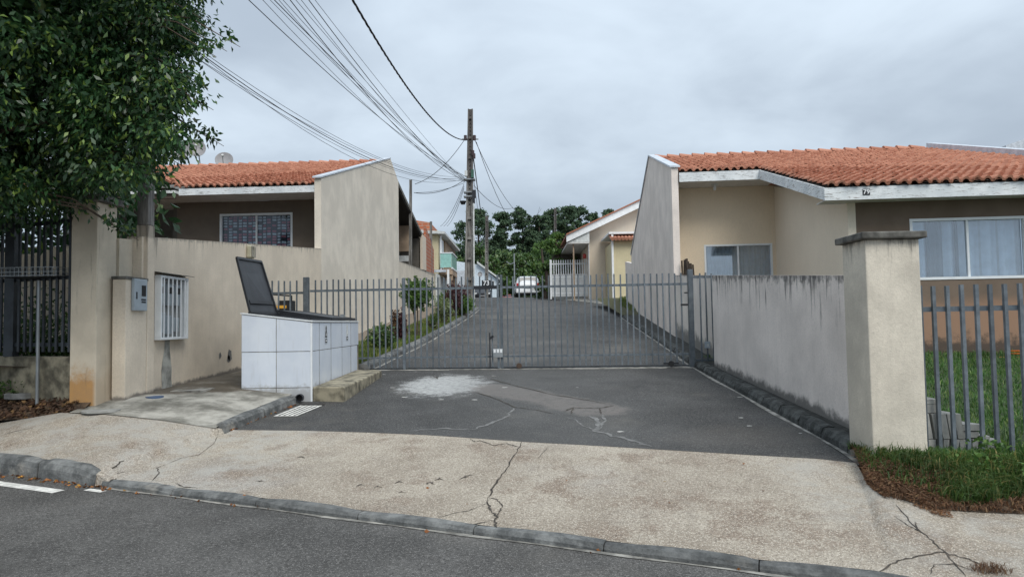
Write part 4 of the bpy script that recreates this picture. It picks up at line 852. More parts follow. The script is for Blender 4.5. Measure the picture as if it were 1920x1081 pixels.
rf = leaf('gate_leaf', 'right leaf of the blue grey barred driveway gate', XC + .035, XR - .06, .05, 0, n=31)
tag(G().box(XR - .045, XR + .045, gy(XR) - .05, gy(XR) + .05, .68, 2.53).obj('gate_post', MT['bars'], bevel=.004), 'thick blue grey post at the right end of the gate with hinge bolts', 'post')
sp2 = leaf('barred_fence', 'narrow fixed barred fence between the right gate post and the grey wall', XR + .055, XE + .10, 0, 0, dy=-.02, rails=(2.385, .86), zb=.66, zt=2.46, n=4, cat='fence')
G().bar(gp_(XR - .19, 1.88, -.03), gp_(XR - .06, 1.88, -.03), .03, .035).obj('hinge', MT['black'], rf); G().bar(gp_(XR - .12, 2.1, -.03), gp_(XR - .06, 2.1, -.03), .025, .025).obj('hinge', MT['black'], rf)
bx = G().box(XC - .13, XC + .05, gy(XC) - .10, gy(XC) - .045, .96, 1.12).obj('lock_box', MT['galv'], lf, bevel=.004)
for k in range(3): G().box(XC - .12 + k * .06, XC - .08 + k * .06, gy(XC) - .104, gy(XC) - .1005, 1.05, 1.11).obj('lock_label', MT['white'], bx)
G().bar(gp_(XC - .19, .78, -.06), gp_(XC - .19, 1.42, -.06), .022).obj('drop_bolt', MT['black'], lf); G().bar(gp_(XC - .20, 1.30, -.075), gp_(XC - .12, 1.36, -.075), .04).obj('bolt_handle', MT['black'], lf)
G().box(XC - .48, XC - .05, gy(XC) - .075, gy(XC) - .05, 2.235, 2.30).obj('lock_rail', MT['black'], lf)
numplate('73', gp_(XC - .24, 2.345, -.072), Vector((1, -.05, 0)).normalized(), .115, lf, .17)
w_ = xg(1255); 
for (p0, p1) in (((w_, -.07), (w_, -.03)),): G().tube([Vector((w_, gy(w_) + p0[1], .80)), Vector((w_, gy(w_) + p1[1], .80))], .055, 14).obj('wheel', MT['rubber'], rf)
G().bar(gp_(w_ - .14, .81, -.05), gp_(w_ + .14, .81, -.05), .03, .03).obj('wheel_bracket', MT['black'], rf)
w_ = xg(972); G().tube([Vector((w_, gy(w_) - .07, .80)), Vector((w_, gy(w_) - .03, .80))], .05, 14).obj('wheel', MT['redpaint'] if False else simple('rusty wheel', (.07, .045, .03), .8), rf)
q = thing('latch_box', 'small grey electrical box on the last bars by the grey wall', 'box', (3.3, 13.1, 1.05)); G().box(3.36, 3.45, 13.0, 13.06, 1.08, 1.2).obj('box_body', MT['meter'], q, bevel=.005); G().box(3.385, 3.425, 12.995, 12.999, 1.11, 1.16).obj('box_face', MT['dirtywhite'], q)
# dark handle frame with yellow strip standing behind the gate
r = thing('handle_frame', 'black tubular frame with a dark box and yellow strip behind the left bars', 'cart', (-5, 14.3, 1.0))
Yh = 14.2; P4 = lambda px, py: atY(px, py, Yh)
G().bar(P4(498, 551), P4(547, 554.5), .03).obj('top_tube', MT['black'], r); G().bar(P4(546, 554), Vector((P4(546, 554).x, Yh, .95)), .035).obj('side_tube', MT['black'], r); a = P4(519, 563); b = P4(542, 600)
bb_ = G().box(a.x, b.x, Yh + .05, Yh + .4, b.z - .5, a.z).obj('dark_box', MT['black'], r); a = P4(517, 572.5); b = P4(536, 577.5); G().box(a.x, b.x, Yh + .02, Yh + .049, b.z, a.z).obj('yellow_strip', MT['yellow'], bb_)
# ---------------------------------------------------------------- tiled refuse bin
BX0, BX1, BY0, BY1 = -3.99, -2.98, 10.1, 13.0
r = thing('tiled_bin', 'white tiled refuse bin with one black steel lid standing open', 'refuse bin', (-3.5, 11.6, .5)); ZR, ZL_ = 1.655, 1.785
zt_ = lambda x: ZL_ + (ZR - ZL_) * (x - BX0) / (BX1 - BX0)
def wallq(x0, x1, y0, y1, z0=.4): return G().hexa([(x0, y0, z0), (x1, y0, z0), (x1, y1, z0), (x0, y1, z0)], [(x0, y0, zt_(x0)), (x1, y0, zt_(x1)), (x1, y1, zt_(x1)), (x0, y1, zt_(x0))])
for q in ((BX0, BX1, BY0 + .01, BY0 + .09), (BX0, BX1, BY1 - .09, BY1), (BX0, BX0 + .08, BY0 + .091, BY1 - .091), (BX1 - .09, BX1 - .01, BY0 + .091, BY1 - .091)): wallq(*q).obj('bin_wall', MT['ledge'], r)
G().box(BX0 + .081, BX1 - .091, BY0 + .091, BY1 - .091, .6, .9).obj('bin_floor', MT['dark'], r)
gpx = .0045
xs_ = [BX0 - .0, -3.49, BX1]; zs2 = [.40, .727, 1.24, None]
for i in range(2):
    for j in range(3):
        x0, x1 = xs_[i] + gpx, xs_[i + 1] - gpx * (1 if i == 0 else 0) - (.02 if i == 1 else 0); z0 = zs2[j] + gpx; za = zb_ = None
        t0, t1 = (zt_(x0) - .008, zt_(x1) - .008) if j == 2 else (zs2[j + 1] - gpx,) * 2
        jy = random.uniform(-.002, .002)
        G().hexa([(x0, BY0 + jy, z0), (x1, BY0 + jy, z0), (x1, BY0 + .009, z0), (x0, BY0 + .009, z0)], [(x0, BY0 + jy, t0), (x1, BY0 + jy, t1), (x1, BY0 + .009, t1), (x0, BY0 + .009, t0)]).obj('tile', MT['wtile'], r, bevel=.002)
ys_ = [BY0 + .022, 10.47, 11.12, 11.80, 12.42, BY1]
tl = []
for i in range(5):
    for j in range(2):
        a, b = ys_[i] + gpx * 1.4, ys_[i + 1] - gpx * 1.4; z0, z1 = ((.70, 1.24 - gpx), (1.24 + gpx, ZR - .01))[j]; jx = random.uniform(-.002, .002)
        tl.append(G().box(BX1 - .009, BX1 + jx, a, b, z0, z1).obj('tile', MT['wtile'], r, bevel=.002))
for yj in ys_[1:-1]: G().box(BX1 - .006, BX1 + .0032, yj - .005, yj + .005, .70, ZR - .012).obj('joint', MT['scar'], r)
G().box(BX1 - .018, BX1 + .006, BY0 - .006, BY0 + .018, .42, ZR - .012).obj('corner_trim', MT['alu'], r)
G().prism([(BX0 - .01, BY0 - .01, zt_(BX0) + .002), (BX1 + .012, BY0 - .01, zt_(BX1) + .002), (BX1 + .012, BY0 - .01, zt_(BX1) + .02), (BX0 - .01, BY0 - .01, zt_(BX0) + .02)], (0, .1, 0)).obj('rim', MT['alu'], r)
G().box(BX1 - .08, BX1 + .014, BY0 + .091, BY1 + .01, ZR + .002, ZR + .022).obj('rim', MT['alu'], r)
# pictogram stickers (recycling figure over caption block)
def sticker(yc, zc, dark=True):
    X = BX1 + .004; q = G().box(BX1 + .0025, X, yc - .07, yc + .07, zc - .16, zc + .13).obj('sticker', simple('sticker white', (.58, .62, .66), .4, var=.03), r)
    c = 'black' if dark else 'dirtywhite'
    G().box(X + .001, X + .002, yc - .055, yc + .055, zc - .15, zc - .09).obj('caption_block', MT['black'], q); G().box(X + .003, X + .0035, yc - .035, yc + .035, zc - .13, zc - .11).obj('caption_line', MT['white'], q)
    pts = [(-.055, -.07), (.055, -.07), (.05, -.0), (.03, .03), (.02, .05), (.035, .07), (.01, .115), (-.02, .10), (-.035, .065), (-.02, .04), (-.045, .01)]
    G().prism([(X + .001, yc + a * 1.0, zc + b) for a, b in pts], (.001, 0, 0)).obj('pictogram', MT[c], q); G().prism([(X + .0025, yc - .02, zc - .045), (X + .0025, yc + .02, zc - .045), (X + .0025, yc + .0, zc + .01)], (.001, 0, 0)).obj('pictogram_cut', MT['white'], q)
sticker(10.83, 1.49); sticker(12.15, 1.50, False)
# open lid and closed lid
H = [Vector((-3.9, 10.15, 1.80)), Vector((-3.9, 11.28, 1.80))]; T_ = [Vector((-4.09, 10.13, 2.59)), Vector((-4.15, 11.26, 2.63))]
nl = (H[1] - H[0]).cross(T_[0] - H[0]).normalized(); nl = nl if nl.x > 0 else -nl
lid = G().prism([H[0], H[1], T_[1], T_[0]], nl * .012).obj('open_lid', MT['blackp'], r)
for a, b in ((H[0], H[1]), (H[1], T_[1]), (T_[1], T_[0]), (T_[0], H[0])): G().bar(a + nl * .02, b + nl * .02, .035, .03, up=nl).obj('lid_rim', MT['black'], lid)
G().bar(H[0].lerp(T_[0], .2) + nl * .02 + (H[1] - H[0]) * .06, H[1].lerp(T_[1], .2) + nl * .02 - (H[1] - H[0]) * .06, .05, .025, up=nl).obj('lid_rib', MT['black'], lid)
C_ = [Vector((-3.92, 11.32, zt_(-3.92) + .075)), Vector((-3.03, 11.32, zt_(-3.03) + .05)), Vector((-3.03, 12.9, zt_(-3.03) + .05)), Vector((-3.92, 12.9, zt_(-3.92) + .075))]
cl_ = G().prism(C_, (0, 0, .012)).obj('closed_lid', MT['blackp'], r)
for i in range(4): G().bar(C_[i] - Vector((0, 0, .005)), C_[(i + 1) % 4] - Vector((0, 0, .005)), .035, .045).obj('lid_rim', MT['black'], cl_)
pk = C_[1].lerp(C_[2], .55) + Vector((-.03, 0, .03)); G().box(pk.x - .03, pk.x + .03, pk.y - .06, pk.y + .06, pk.z, pk.z + .05).obj('padlock', MT['galv'], cl_)
F4 = [Vector((-3.9, 10.16, 1.80)), Vector((-3.03, 10.16, 1.69)), Vector((-3.03, 11.28, 1.69)), Vector((-3.9, 11.28, 1.80))]
for i in range(4): G().bar(F4[i], F4[(i + 1) % 4], .035, .03).obj('opening_rim', MT['black'], r)
bt = [(-2.975, 10.12), (-2.50, 10.02), (-2.46, 12.5), (-2.58, 12.75), (-2.975, 12.75)]
g = G(); V = [(x, y, .35) for x, y in bt] + [(x, y, .735 if y < 11 else .80) for x, y in bt]
g.add(V, [(0, 1, 2, 3, 4)[::-1], (5, 6, 7, 8, 9)] + [(i, (i + 1) % 5, 5 + (i + 1) % 5, 5 + i) for i in range(5)])
tag(g.obj('cement_ledge', MT['ledge'], bevel=.02), 'long mossy cement ledge along the driveway side of the tiled bin', 'ledge')
# ---------------------------------------------------------------- left house
HL = thing('house', 'single storey house with brown front wall, terracotta roof and tall beige gable wall', 'house', (-7, 18, 1.8))
ul = Vector((-1, .04, 0)).normalized(); vl = Vector((0, 1, 0)); OL = Vector((-5.05, 17.86, 0)); ZEL = 5.20; SLL = .285
def LR(u, v, z=0): return OL + ul * u + vl * v + Vector((0, 0, z))
def lroof(u, v): return LR(u, v, ZEL + SLL * v)
def lroofr(u, v): return LR(4.3 - u, v, ZEL + SLL * v)          # same plane, u to the right
def lroofr2(u, v): return LR(9.5 - u, v, ZEL + SLL * v)
VRL = 9.4
G().prism([(-5.17, 17.78, .9), (-5.17, 17.78, 5.33), (-5.17, 27.5, 8.10), (-5.17, 29.28, 7.55), (-5.17, 29.28, 1.6)], (.17, 0, 0)).obj('gable_wall', MT['gable'], HL)
G().prism([(-5.21, 17.72, 5.335), (-5.21, 27.5, 8.105), (-5.21, 27.5, 8.145), (-5.21, 17.72, 5.375)], (.23, 0, 0)).obj('gable_coping', MT['grey'], HL)
rl = G().prism([lroof(.1, 0) - Vector((0, 0, .07)), lroof(3.66, 0) - Vector((0, 0, .07)), lroof(4.3, .9) - Vector((0, 0, .07)), lroof(9.5, 1.6) - Vector((0, 0, .07)), lroof(9.5, VRL) - Vector((0, 0, .07)), lroof(.1, VRL) - Vector((0, 0, .07))], (0, 0, .03)).obj('roof', MT['cap'], HL)
def lfr(u, v): return LR(9.5 - u, v, ZEL + SLL * v)
cols = []; k = 0
while True:
    u = k * TP; uu = 9.5 - u
    if uu < .32: break
    cols.append((u, (-.07 if uu < 3.85 else (.9 if uu < 4.5 else 1.6)), VRL)); k += 1
make_tiles(rl, cols, lfr)
ridge(rl, lroof(9.5, VRL) + Vector((0, 0, .03)), lroof(.2, VRL) + Vector((0, 0, .03)))
G().prism([lroof(.16, VRL) - Vector((0, 0, .07)), lroof(9.5, VRL) - Vector((0, 0, .07)), LR(9.5, 11.4, 7.36), LR(.16, 11.4, 7.36)], (0, 0, .04)).obj('rear_slope', MT['cap'], HL)
fascia(lroof(3.66, -.03), lroof(.12, -.03), .17, .03, par=HL)
G().prism([LR(.12, 0, 5.0), LR(.12, 1.05, 5.0), LR(4.4, 1.05, 5.0), LR(4.4, 0, 5.0)], (0, 0, .02)).obj('porch_ceiling', MT['soffit'], HL)
G().prism([LR(3.66, -.25, 5.02), LR(3.66, 2.2, 5.02), LR(8, 2.2, 5.02), LR(8, -.25, 5.02)], (0, 0, .07)).obj('side_canopy', MT['dirtywhite'], HL)
G().prism([LR(3.68, -.2, 4.9), LR(3.68, -.12, 4.9), LR(8, -.12, 4.9), LR(8, -.2, 4.9)], (0, 0, .11)).obj('canopy_beam', MT['barkd'], HL)
wA = atY(408, 400, 18.9); wB = atY(546, 398, 18.85); ob = LR(4.25, 1.05); ur = -ul
a0 = (wA - ob).dot(ur); a1 = (wB - ob).dot(ur)
MT['lbrown'] = simple('dark brown render', (.155, .125, .098), .93, var=.12, sc=2, bs=.4, bsc=80)
panel((ob.x, ob.y), (ur.x, ur.y), (vl.x, vl.y), 4.1, 1.9, 4.999, .15, [(a0, a1, 3.35, wA.z)]).obj('front_wall', MT['lbrown'], HL)
window(HL, (ob.x + ur.x * a0, ob.y + ur.y * a0), (ur.x, ur.y), (-vl.x, -vl.y), a1 - a0, 3.35, wA.z, 'check', waves=7, gl='glassd', fr=.055)
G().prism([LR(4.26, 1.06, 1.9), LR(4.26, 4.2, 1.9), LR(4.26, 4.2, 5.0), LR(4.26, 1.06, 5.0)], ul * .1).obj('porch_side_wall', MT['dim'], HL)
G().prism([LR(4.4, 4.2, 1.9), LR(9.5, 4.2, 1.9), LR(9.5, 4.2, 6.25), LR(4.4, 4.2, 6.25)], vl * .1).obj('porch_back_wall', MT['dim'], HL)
# building behind the ridge with dishes
tag(G().prism([(-16.5, 31, 6.5), (-13.0, 31, 6.5), (-13.0, 31, 8.30), (-13.35, 31, 8.75), (-14.2, 31, 8.85), (-16.5, 31, 8.0)], (0, 4, 0)).obj('rear_house', MT['midwall']), 'cream house top peeking over the left roof ridge under the satellite dishes', 'house')
def dish(px, py, rpx, Y, lab, tilt, foot):
    c = atY(px, py, Y); R0 = rpx / F * Y; q = thing('satellite_dish', lab, 'satellite dish', tuple(foot)); ax = Vector(tilt).normalized(); a = ax.cross(Vector((0, 0, 1))).normalized(); b = a.cross(ax)
    V = []; n = 20
    for k, rr in enumerate((1, .75, .5, .25, .01)):
        for j in range(n): t = 2 * math.pi * j / n; V.append(c + (a * math.cos(t) + b * math.sin(t) * 1.06) * R0 * rr - ax * R0 * .28 * (1 - rr * rr))
    F_ = [(k * n + j, k * n + (j + 1) % n, (k + 1) * n + (j + 1) % n, (k + 1) * n + j) for k in range(4) for j in range(n)]
    m_ = mesh('dish', V + [v - ax * .015 for v in V], F_ + [tuple(i + len(V) for i in f[::-1]) for f in F_], MT['dish'], q, smooth=True)
    G().tube([c - b * R0 * .95 - ax * .02, c + ax * R0 * 1.1 - b * R0 * .2], .015, 5).obj('feed_arm', MT['galv'], q); e = c + ax * R0 * 1.1 - b * R0 * .2; G().tube([e, e - ax * .12], .045, 8).obj('feed_horn', MT['dirtywhite'], q)
    G().tube([c - ax * R0 * .3, Vector((c.x, c.y + .25, c.z - R0 * .6)), Vector((foot[0], foot[1], foot[2]))], .025, 6).obj('mast', MT['galv'], q)
for px, py, r_, Y, lab, t in [(338, 282, 19, 30, 'large grey satellite dish half behind the tree leaves above the left roof', (.2, -1, .35)), (368, 277, 17, 30.5, 'brownish satellite dish on crossed struts, middle of three above the left roof', (.45, -1, .3)), (420, 299, 16.5, 29, 'small grey satellite dish standing alone just above the left roof ridge', (.25, -1, .5))]:
    c = atY(px, py, Y); dish(px, py, r_, Y, lab, t, (c.x + .1, c.y + .3, 7.6 if px == 420 else 8.3))
# carport beyond the gable wall
r = thing('carport', 'dark sloping carport roof with a white beam beyond the tall beige gable wall', 'carport', (-7, 33, 2))
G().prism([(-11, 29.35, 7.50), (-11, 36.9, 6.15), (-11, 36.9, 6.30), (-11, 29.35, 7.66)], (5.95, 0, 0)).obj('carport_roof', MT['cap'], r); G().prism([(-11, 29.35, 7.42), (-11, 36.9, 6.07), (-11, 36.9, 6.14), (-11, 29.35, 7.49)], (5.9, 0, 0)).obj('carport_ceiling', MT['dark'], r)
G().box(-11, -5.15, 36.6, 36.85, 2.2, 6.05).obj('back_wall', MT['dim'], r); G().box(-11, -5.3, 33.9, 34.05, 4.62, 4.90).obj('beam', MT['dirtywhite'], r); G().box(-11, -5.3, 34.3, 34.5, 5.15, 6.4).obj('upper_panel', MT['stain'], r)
G().box(-5.2, -5.02, 36.6, 38.0, 4.4, 6.25).obj('end_pillar', MT['midwall'], r)
tag(G().prism([(-5.16, 38.05, 4.42), (-5.16, 41.6, 4.5), (-5.16, 41.6, 5.95), (-5.16, 38.05, 6.9)], (.12, 0, 0)).obj('brick_wall', MT['brick']), 'unplastered red brick wall piece sloping down beside the carport', 'wall')
tag(G().prism([(-4.98, 41.65, 2.5), (-4.98, 53, 3.4), (-4.98, 53, 4.35), (-4.98, 41.65, 4.58)], (.1, 0, 0)).obj('boundary_wall', MT['dirtywhite']), 'white wall in front of the yellow two storey house', 'wall')
# yellow two storey house
r = thing('townhouse', 'pale yellow two storey house with green glass balcony', 'house', (-7, 48, 3))
G().box(-10, -5.0, 43.6, 54, 2.5, 7.35).obj('wall', MT['yel'], r); G().prism([(-10.3, 43.2, 7.35), (-4.55, 43.2, 7.10), (-4.55, 43.2, 7.24), (-10.3, 43.2, 7.75)], (0, 10.8, 0)).obj('roof_edge', MT['dirtywhite'], r)
G().prism([(-9.5, 44.5, 7.75), (-5.6, 44.5, 7.45), (-5.6, 44.5, 8.0), (-6.5, 44.5, 8.15), (-9.5, 44.5, 8.2)], (0, 5, 0)).obj('roof', MT['brick'], r)
for y0, y1, zz0, zz1, m in ((44.2, 46.0, 5.15, 6.95, 'alu'),): G().box(-4.995, -4.93, y0, y1, zz0, zz1).obj('balcony_door', MT[m], r)
G().box(-4.996, -4.90, 46.6, 53.9, 3.2, 7.05).obj('stained_wall', MT['stain'], r); G().box(-4.89, -4.80, 43.55, 43.7, 4.8, 7.1).obj('corner_pipe', MT['white'], r)
G().box(-4.895, -4.15, 43.5, 46.8, 4.62, 4.95).obj('balcony_slab', MT['stain'], r); G().box(-4.20, -4.12, 43.45, 46.8, 4.96, 5.05).obj('slab_edge', MT['white'], r)
for a in (43.5,): q = G().box(-4.88, -4.2, 43.5, 43.53, 5.06, 5.92).obj('glass_panel', MT['ggreen'], r)
for k in range(3): G().box(-4.19, -4.16, 43.56 + k * 1.08, 44.6 + k * 1.08, 5.06, 5.92).obj('glass_panel', MT['ggreen'], r)
G().box(-4.9, -4.12, 43.48, 43.55, 5.925, 5.99).obj('handrail', MT['alu'], r); G().box(-4.2, -4.12, 43.551, 46.8, 5.925, 5.99).obj('handrail', MT['alu'], r)
for k in range(2): G().box(-4.4, -4.15, 43.6 + k * 2.9, 43.9 + k * 2.9, 2.8, 4.61).obj('column', MT['stain'], r)
G().box(-5.3, -4.5, 43.1, 43.4, 4.75, 4.9).obj('gutter', MT['grey'], r); G().box(-4.42, -4.3, 43.0, 43.12, 3.2, 4.9).obj('down_pipe', MT['white'], r)
G().box(-4.99, -4.92, 47, 49.5, 2.9, 4.6).obj('garage_opening', MT['dark'], r)
tag(G().box(-5.4, -4.55, 59, 66, 3.0, 6.0).obj('shed', MT['grey']), 'grey corrugated shed between the yellow house and the concrete pole', 'shed')
r = thing('blue_house', 'pale blue house with a sloping roof behind the dark car', 'house', (-4, 82, 3.5))
G().prism([(-8.5, 80, 3.4), (-2.6, 80, 3.4), (-2.6, 80, 6.55), (-4.6, 80, 8.2), (-8.5, 80, 8.9)], (0, 7, 0)).obj('wall', MT['blue'], r); G().prism([(-4.8, 79.6, 8.35), (-2.2, 79.6, 6.4), (-2.2, 79.6, 6.6), (-4.8, 79.6, 8.6)], (0, 7.8, 0)).obj('roof', MT['dirtywhite'], r)
for a in (-3.9, -3.3): q = G().box(a, a + .42, 79.95, 79.99, 5.7, 6.4).obj('window_frame', MT['white'], r); G().box(a + .06, a + .36, 79.93, 79.945, 5.78, 6.32).obj('pane', MT['carglass'], q)
dish(900, 514, 4.6, 78, 'grey satellite dish on the pale blue house at the top of the drive', (.1, -1, .2), (atY(900, 522, 78.3).x, 78.3, 6.2))
tag(G().box(-2.2, 7.5, 100, 100.3, 3.4, 5.2).obj('far_wall', MT['dim']), 'dark wall behind the parked cars at the foot of the trees', 'wall')
# house on the right beyond the gable
r = thing('house', 'beige house with a white sloping eave board behind the white railing', 'house', (6, 44, 3))
e0 = atY(1062, 441, 43.2); e1 = atY(1206, 373, 43.2); e1 = e0 + (e1 - e0) * 1.5; wl_ = atY(1103, 440, 44).x; mE = (e1.z - e0.z) / (e1.x - e0.x); ze = lambda x: e0.z + mE * (x - e0.x)
G().prism([(wl_, 44, 2.8), (11, 44, 2.8), (11, 44, ze(11) - .28), (wl_, 44, ze(wl_) - .28)], (0, 8, 0)).obj('gable_wall', MT['midwall'], r)
G().prism([Vector((e0.x, 43.2, e0.z)), Vector((e1.x, 43.2, e1.z)), Vector((e1.x, 43.2, e1.z - .42)), Vector((e0.x, 43.2, e0.z - .42))], (0, .08, 0)).obj('eave_board', MT['white'], r)
G().prism([Vector((e0.x, 43.1, e0.z + .01)), Vector((e1.x, 43.1, e1.z + .01)), Vector((e1.x, 43.1, e1.z + .09)), Vector((e0.x, 43.1, e0.z + .09))], (0, 9, 0)).obj('roof', MT['tile'], r)
G().box(e0.x + .05, wl_ - .01, 43.3, 52, e0.z - .50, e0.z - .43).obj('porch_ceiling', MT['soffit'], r); G().prism([(e0.x + .1, 43.3, e0.z - .42), (wl_, 43.3, e0.z - .42), (wl_, 43.3, ze(wl_) - .42)], (0, .1, 0)).obj('gable_panel', MT['dirtywhite'], r)
G().box(e0.x - .6, wl_ - .01, 50, 50.2, 2.8, e0.z - .5).obj('porch_back_wall', MT['dim'], r); G().box(e0.x + .40, e0.x + .48, 43.5, 43.6, 2.9, e0.z - .5).obj('porch_post', MT['stain'], r); G().box(wl_ - .03, wl_ + .0, 43.6, 43.99, 2.8, e0.z - .4).obj('corner_board', MT['white'], r)
q = atY(1096, 480, 44.5); tag(G().tube([q + Vector((0, 0, -.16)), q + Vector((0, 0, -.1)), q + Vector((0, 0, .1)), q + Vector((0, 0, .16))], [.05, .12, .12, .05], 10).obj('hanging_lamp', MT['redpaint'], smooth=True), 'round red lantern hanging in the porch of the beige house', 'lantern')
r = thing('annex', 'small yellowish annex with a short row of roof tiles between the beige house and gable', 'building', (6, 40, 2.8))
a = atY(1150, 450, 40); b = atY(1196, 450, 40); G().box(a.x, b.x + 1.5, 40, 43.9, 2.5, a.z - .05).obj('wall', MT['yel'], r); G().box(a.x - .12, a.x - .01, 39.9, 40.0, 2.7, a.z + .3).obj('down_pipe', MT['white'], r)
G().box(a.x - .25, b.x + 1.6, 39.9, 43.9, a.z + .34, a.z + .46).obj('roof_edge', MT['white'], r)
for k in range(9): x = a.x - .2 + k * .2; G().tube([Vector((x + .1, 39.6, a.z + .02)), Vector((x + .1, 40.6, a.z + .33))], .10, 8).obj('roof_tile', MT['tile'], r)
tag(G().prism([(27.6, 40, 8.2), (36, 40, 9.5), (36, 40, 12.2), (32, 40, 12.6), (27.6, 40, 11.15)], (0, 6, 0)).obj('distant_house', MT['grey']), 'grey roof corner of a further house at the right edge above the tiled roof', 'house')
# white railing
A0 = atY(1035, 553, 45); B0 = atY(1106, 553, 45); Lr = B0.x - A0.x
r = thing('white_railing', 'tall white barred railing in front of the beige house porch', 'railing', (A0.x, 45, 3.2))
for z in (3.42, 4.45, 5.28): G().bar((A0.x, 45, z), (B0.x, 45, z), .05, .07).obj('rail', MT['white'], r)
for k in range(17): x = A0.x + Lr * k / 16; G().box(x - .028, x + .028, 44.94, 44.97, 3.2, 5.52 if k % 2 == 0 or True else 5).obj('bar', MT['white'], r)
for k in range(16): x = A0.x + Lr * (k + .5) / 16; G().box(x - .025, x + .025, 44.94, 44.97, 3.2, 4.62).obj('bar', MT['white'], r)
for x in (A0.x - .06, B0.x + .06): G().box(x - .05, x + .05, 44.95, 45.05, 3.05, 5.55).obj('post', MT['white'], r)
# ---------------------------------------------------------------- poles
def dtpole(px0, pxb, top, Y, lab, wb, wt, zb, name='utility_pole'):
    T = atY(px0, top, Y); B_ = Vector((atY(pxb, 560, Y).x, Y, zb)); r = thing(name, lab, 'utility pole', tuple(B_)); H_ = T.z - zb; d = (T - B_)
    def sec(t, a0, a1, b0, b1):
        c = B_ + d * t; w_ = wb + (wt - wb) * t; return [c + Vector((a0 * w_, b0 * w_, 0)), c + Vector((a1 * w_, b0 * w_, 0)), c + Vector((a1 * w_, b1 * w_, 0)), c + Vector((a0 * w_, b1 * w_, 0))]
    G().hexa(sec(0, -.5, -.26, -.4, .4), sec(1, -.5, -.26, -.4, .4)).obj('flange', MT['polecon'], r); G().hexa(sec(0, .26, .5, -.4, .4), sec(1, .26, .5, -.4, .4)).obj('flange', MT['polecon'], r)
    G().hexa(sec(0, -.259, .259, -.12, .12), sec(1, -.259, .259, -.12, .12)).obj('web', MT['polecon'], r)
    n = int(H_ / 1.05)
    if wb > .25:
        for k in range(n + 1): t = (k + .5) / (n + 1); G().hexa(sec(t, -.258, .258, -.38, -.121), sec(t + .12 / H_, -.258, .258, -.38, -.121)).obj('rib', MT['polecon'], r)
        for k in range(24): t = .52 + k * .0192; G().hexa(sec(t, -.08, .08, -.13, -.121), sec(t + .008, -.08, .08, -.13, -.121)).obj('bolt_hole', MT['dark'], r)  # thin dark blocks, shade of the pole's recesses put into their colour
    return r, T, B_
PM, PT, PB = dtpole(882, 879, 205, 34, 'tall dark topped concrete pole where all the overhead cables meet', .44, .24, 2.2)
def pp_(px, py, dy=0): return atY(px, py, 34 + dy)
for py in (337, 361, 369): G().box(pp_(870, py).x, pp_(891, py).x, 33.78, 34.22, pp_(880, py).z - .03, pp_(880, py).z + .03).obj('steel_band', MT['galv'], PM)
for (a, b, c, d, m, nm) in [(884, 889, 320, 335, 'boltg', 'junction_box'), (886, 893, 358, 372, 'black', 'splice_box'), (872, 877, 322, 332, 'dirtywhite', 'insulator_rack'), (887, 891, 372, 382, 'black', 'splice_box')]:
    p = pp_(a, c); q = pp_(b, d); G().box(p.x, q.x, 33.7, 33.9, q.z, p.z).obj(nm, MT[m], PM)
G().bar(pp_(866, 261), pp_(897, 261), .05).obj('cross_arm', MT['galv'], PM)
for px, py in ((873, 260), (890, 260), (887, 288), (889, 294)): p = pp_(px, py); G().tube([p + Vector((0, -.15, -.12)), p + Vector((0, -.15, .12))], .075, 8).obj('insulator', MT['insul'], PM)
p = pp_(868, 380); G().tube([p + Vector((0, 0, -.08)), p + Vector((0, 0, .08))], [.1, .16], 8).obj('lamp_head', MT['black'], PM); G().bar(p + Vector((0, 0, .08)), pp_(876, 379), .04).obj('lamp_arm', MT['black'], PM)
G().tube([Vector((pp_(888.5, 370).x, 33.75, pp_(880, 375).z)), Vector((pp_(889.5, 560).x, 33.75, 2.4))], .04, 6).obj('conduit', MT['dirtywhite'], PM)
dtpole(770, 769, 337, 33, 'thin dark service pole rising from the beige wall beside the carport', .15, .12, 2.2); dtpole(808, 808, 415, 40.5, 'short dark service pole behind the brick wall piece', .16, .13, 2.6)
dtpole(913, 912, 405, 62, 'weathered concrete pole in front of the trees left of the white car', .32, .26, 3.6); dtpole(1041, 1041, 390, 90, 'grey pole standing against the dark pines above the white railing', .4, .3, 3.7)
q = atY(964, 475, 72); r = thing('lamp_post', 'thin pale post with a curved arm behind the white car', 'post', (q.x, 72, 3.8)); G().tube([(q.x, 72, 3.8), (q.x, 72, q.z)], .07, 6).obj('post', MT['galv'], r); G().tube([(q.x, 72, q.z - .9), (q.x - .4, 72, q.z - 1.1), (q.x - .8, 72, q.z - .8)], .04, 5).obj('arm', MT['galv'], r)
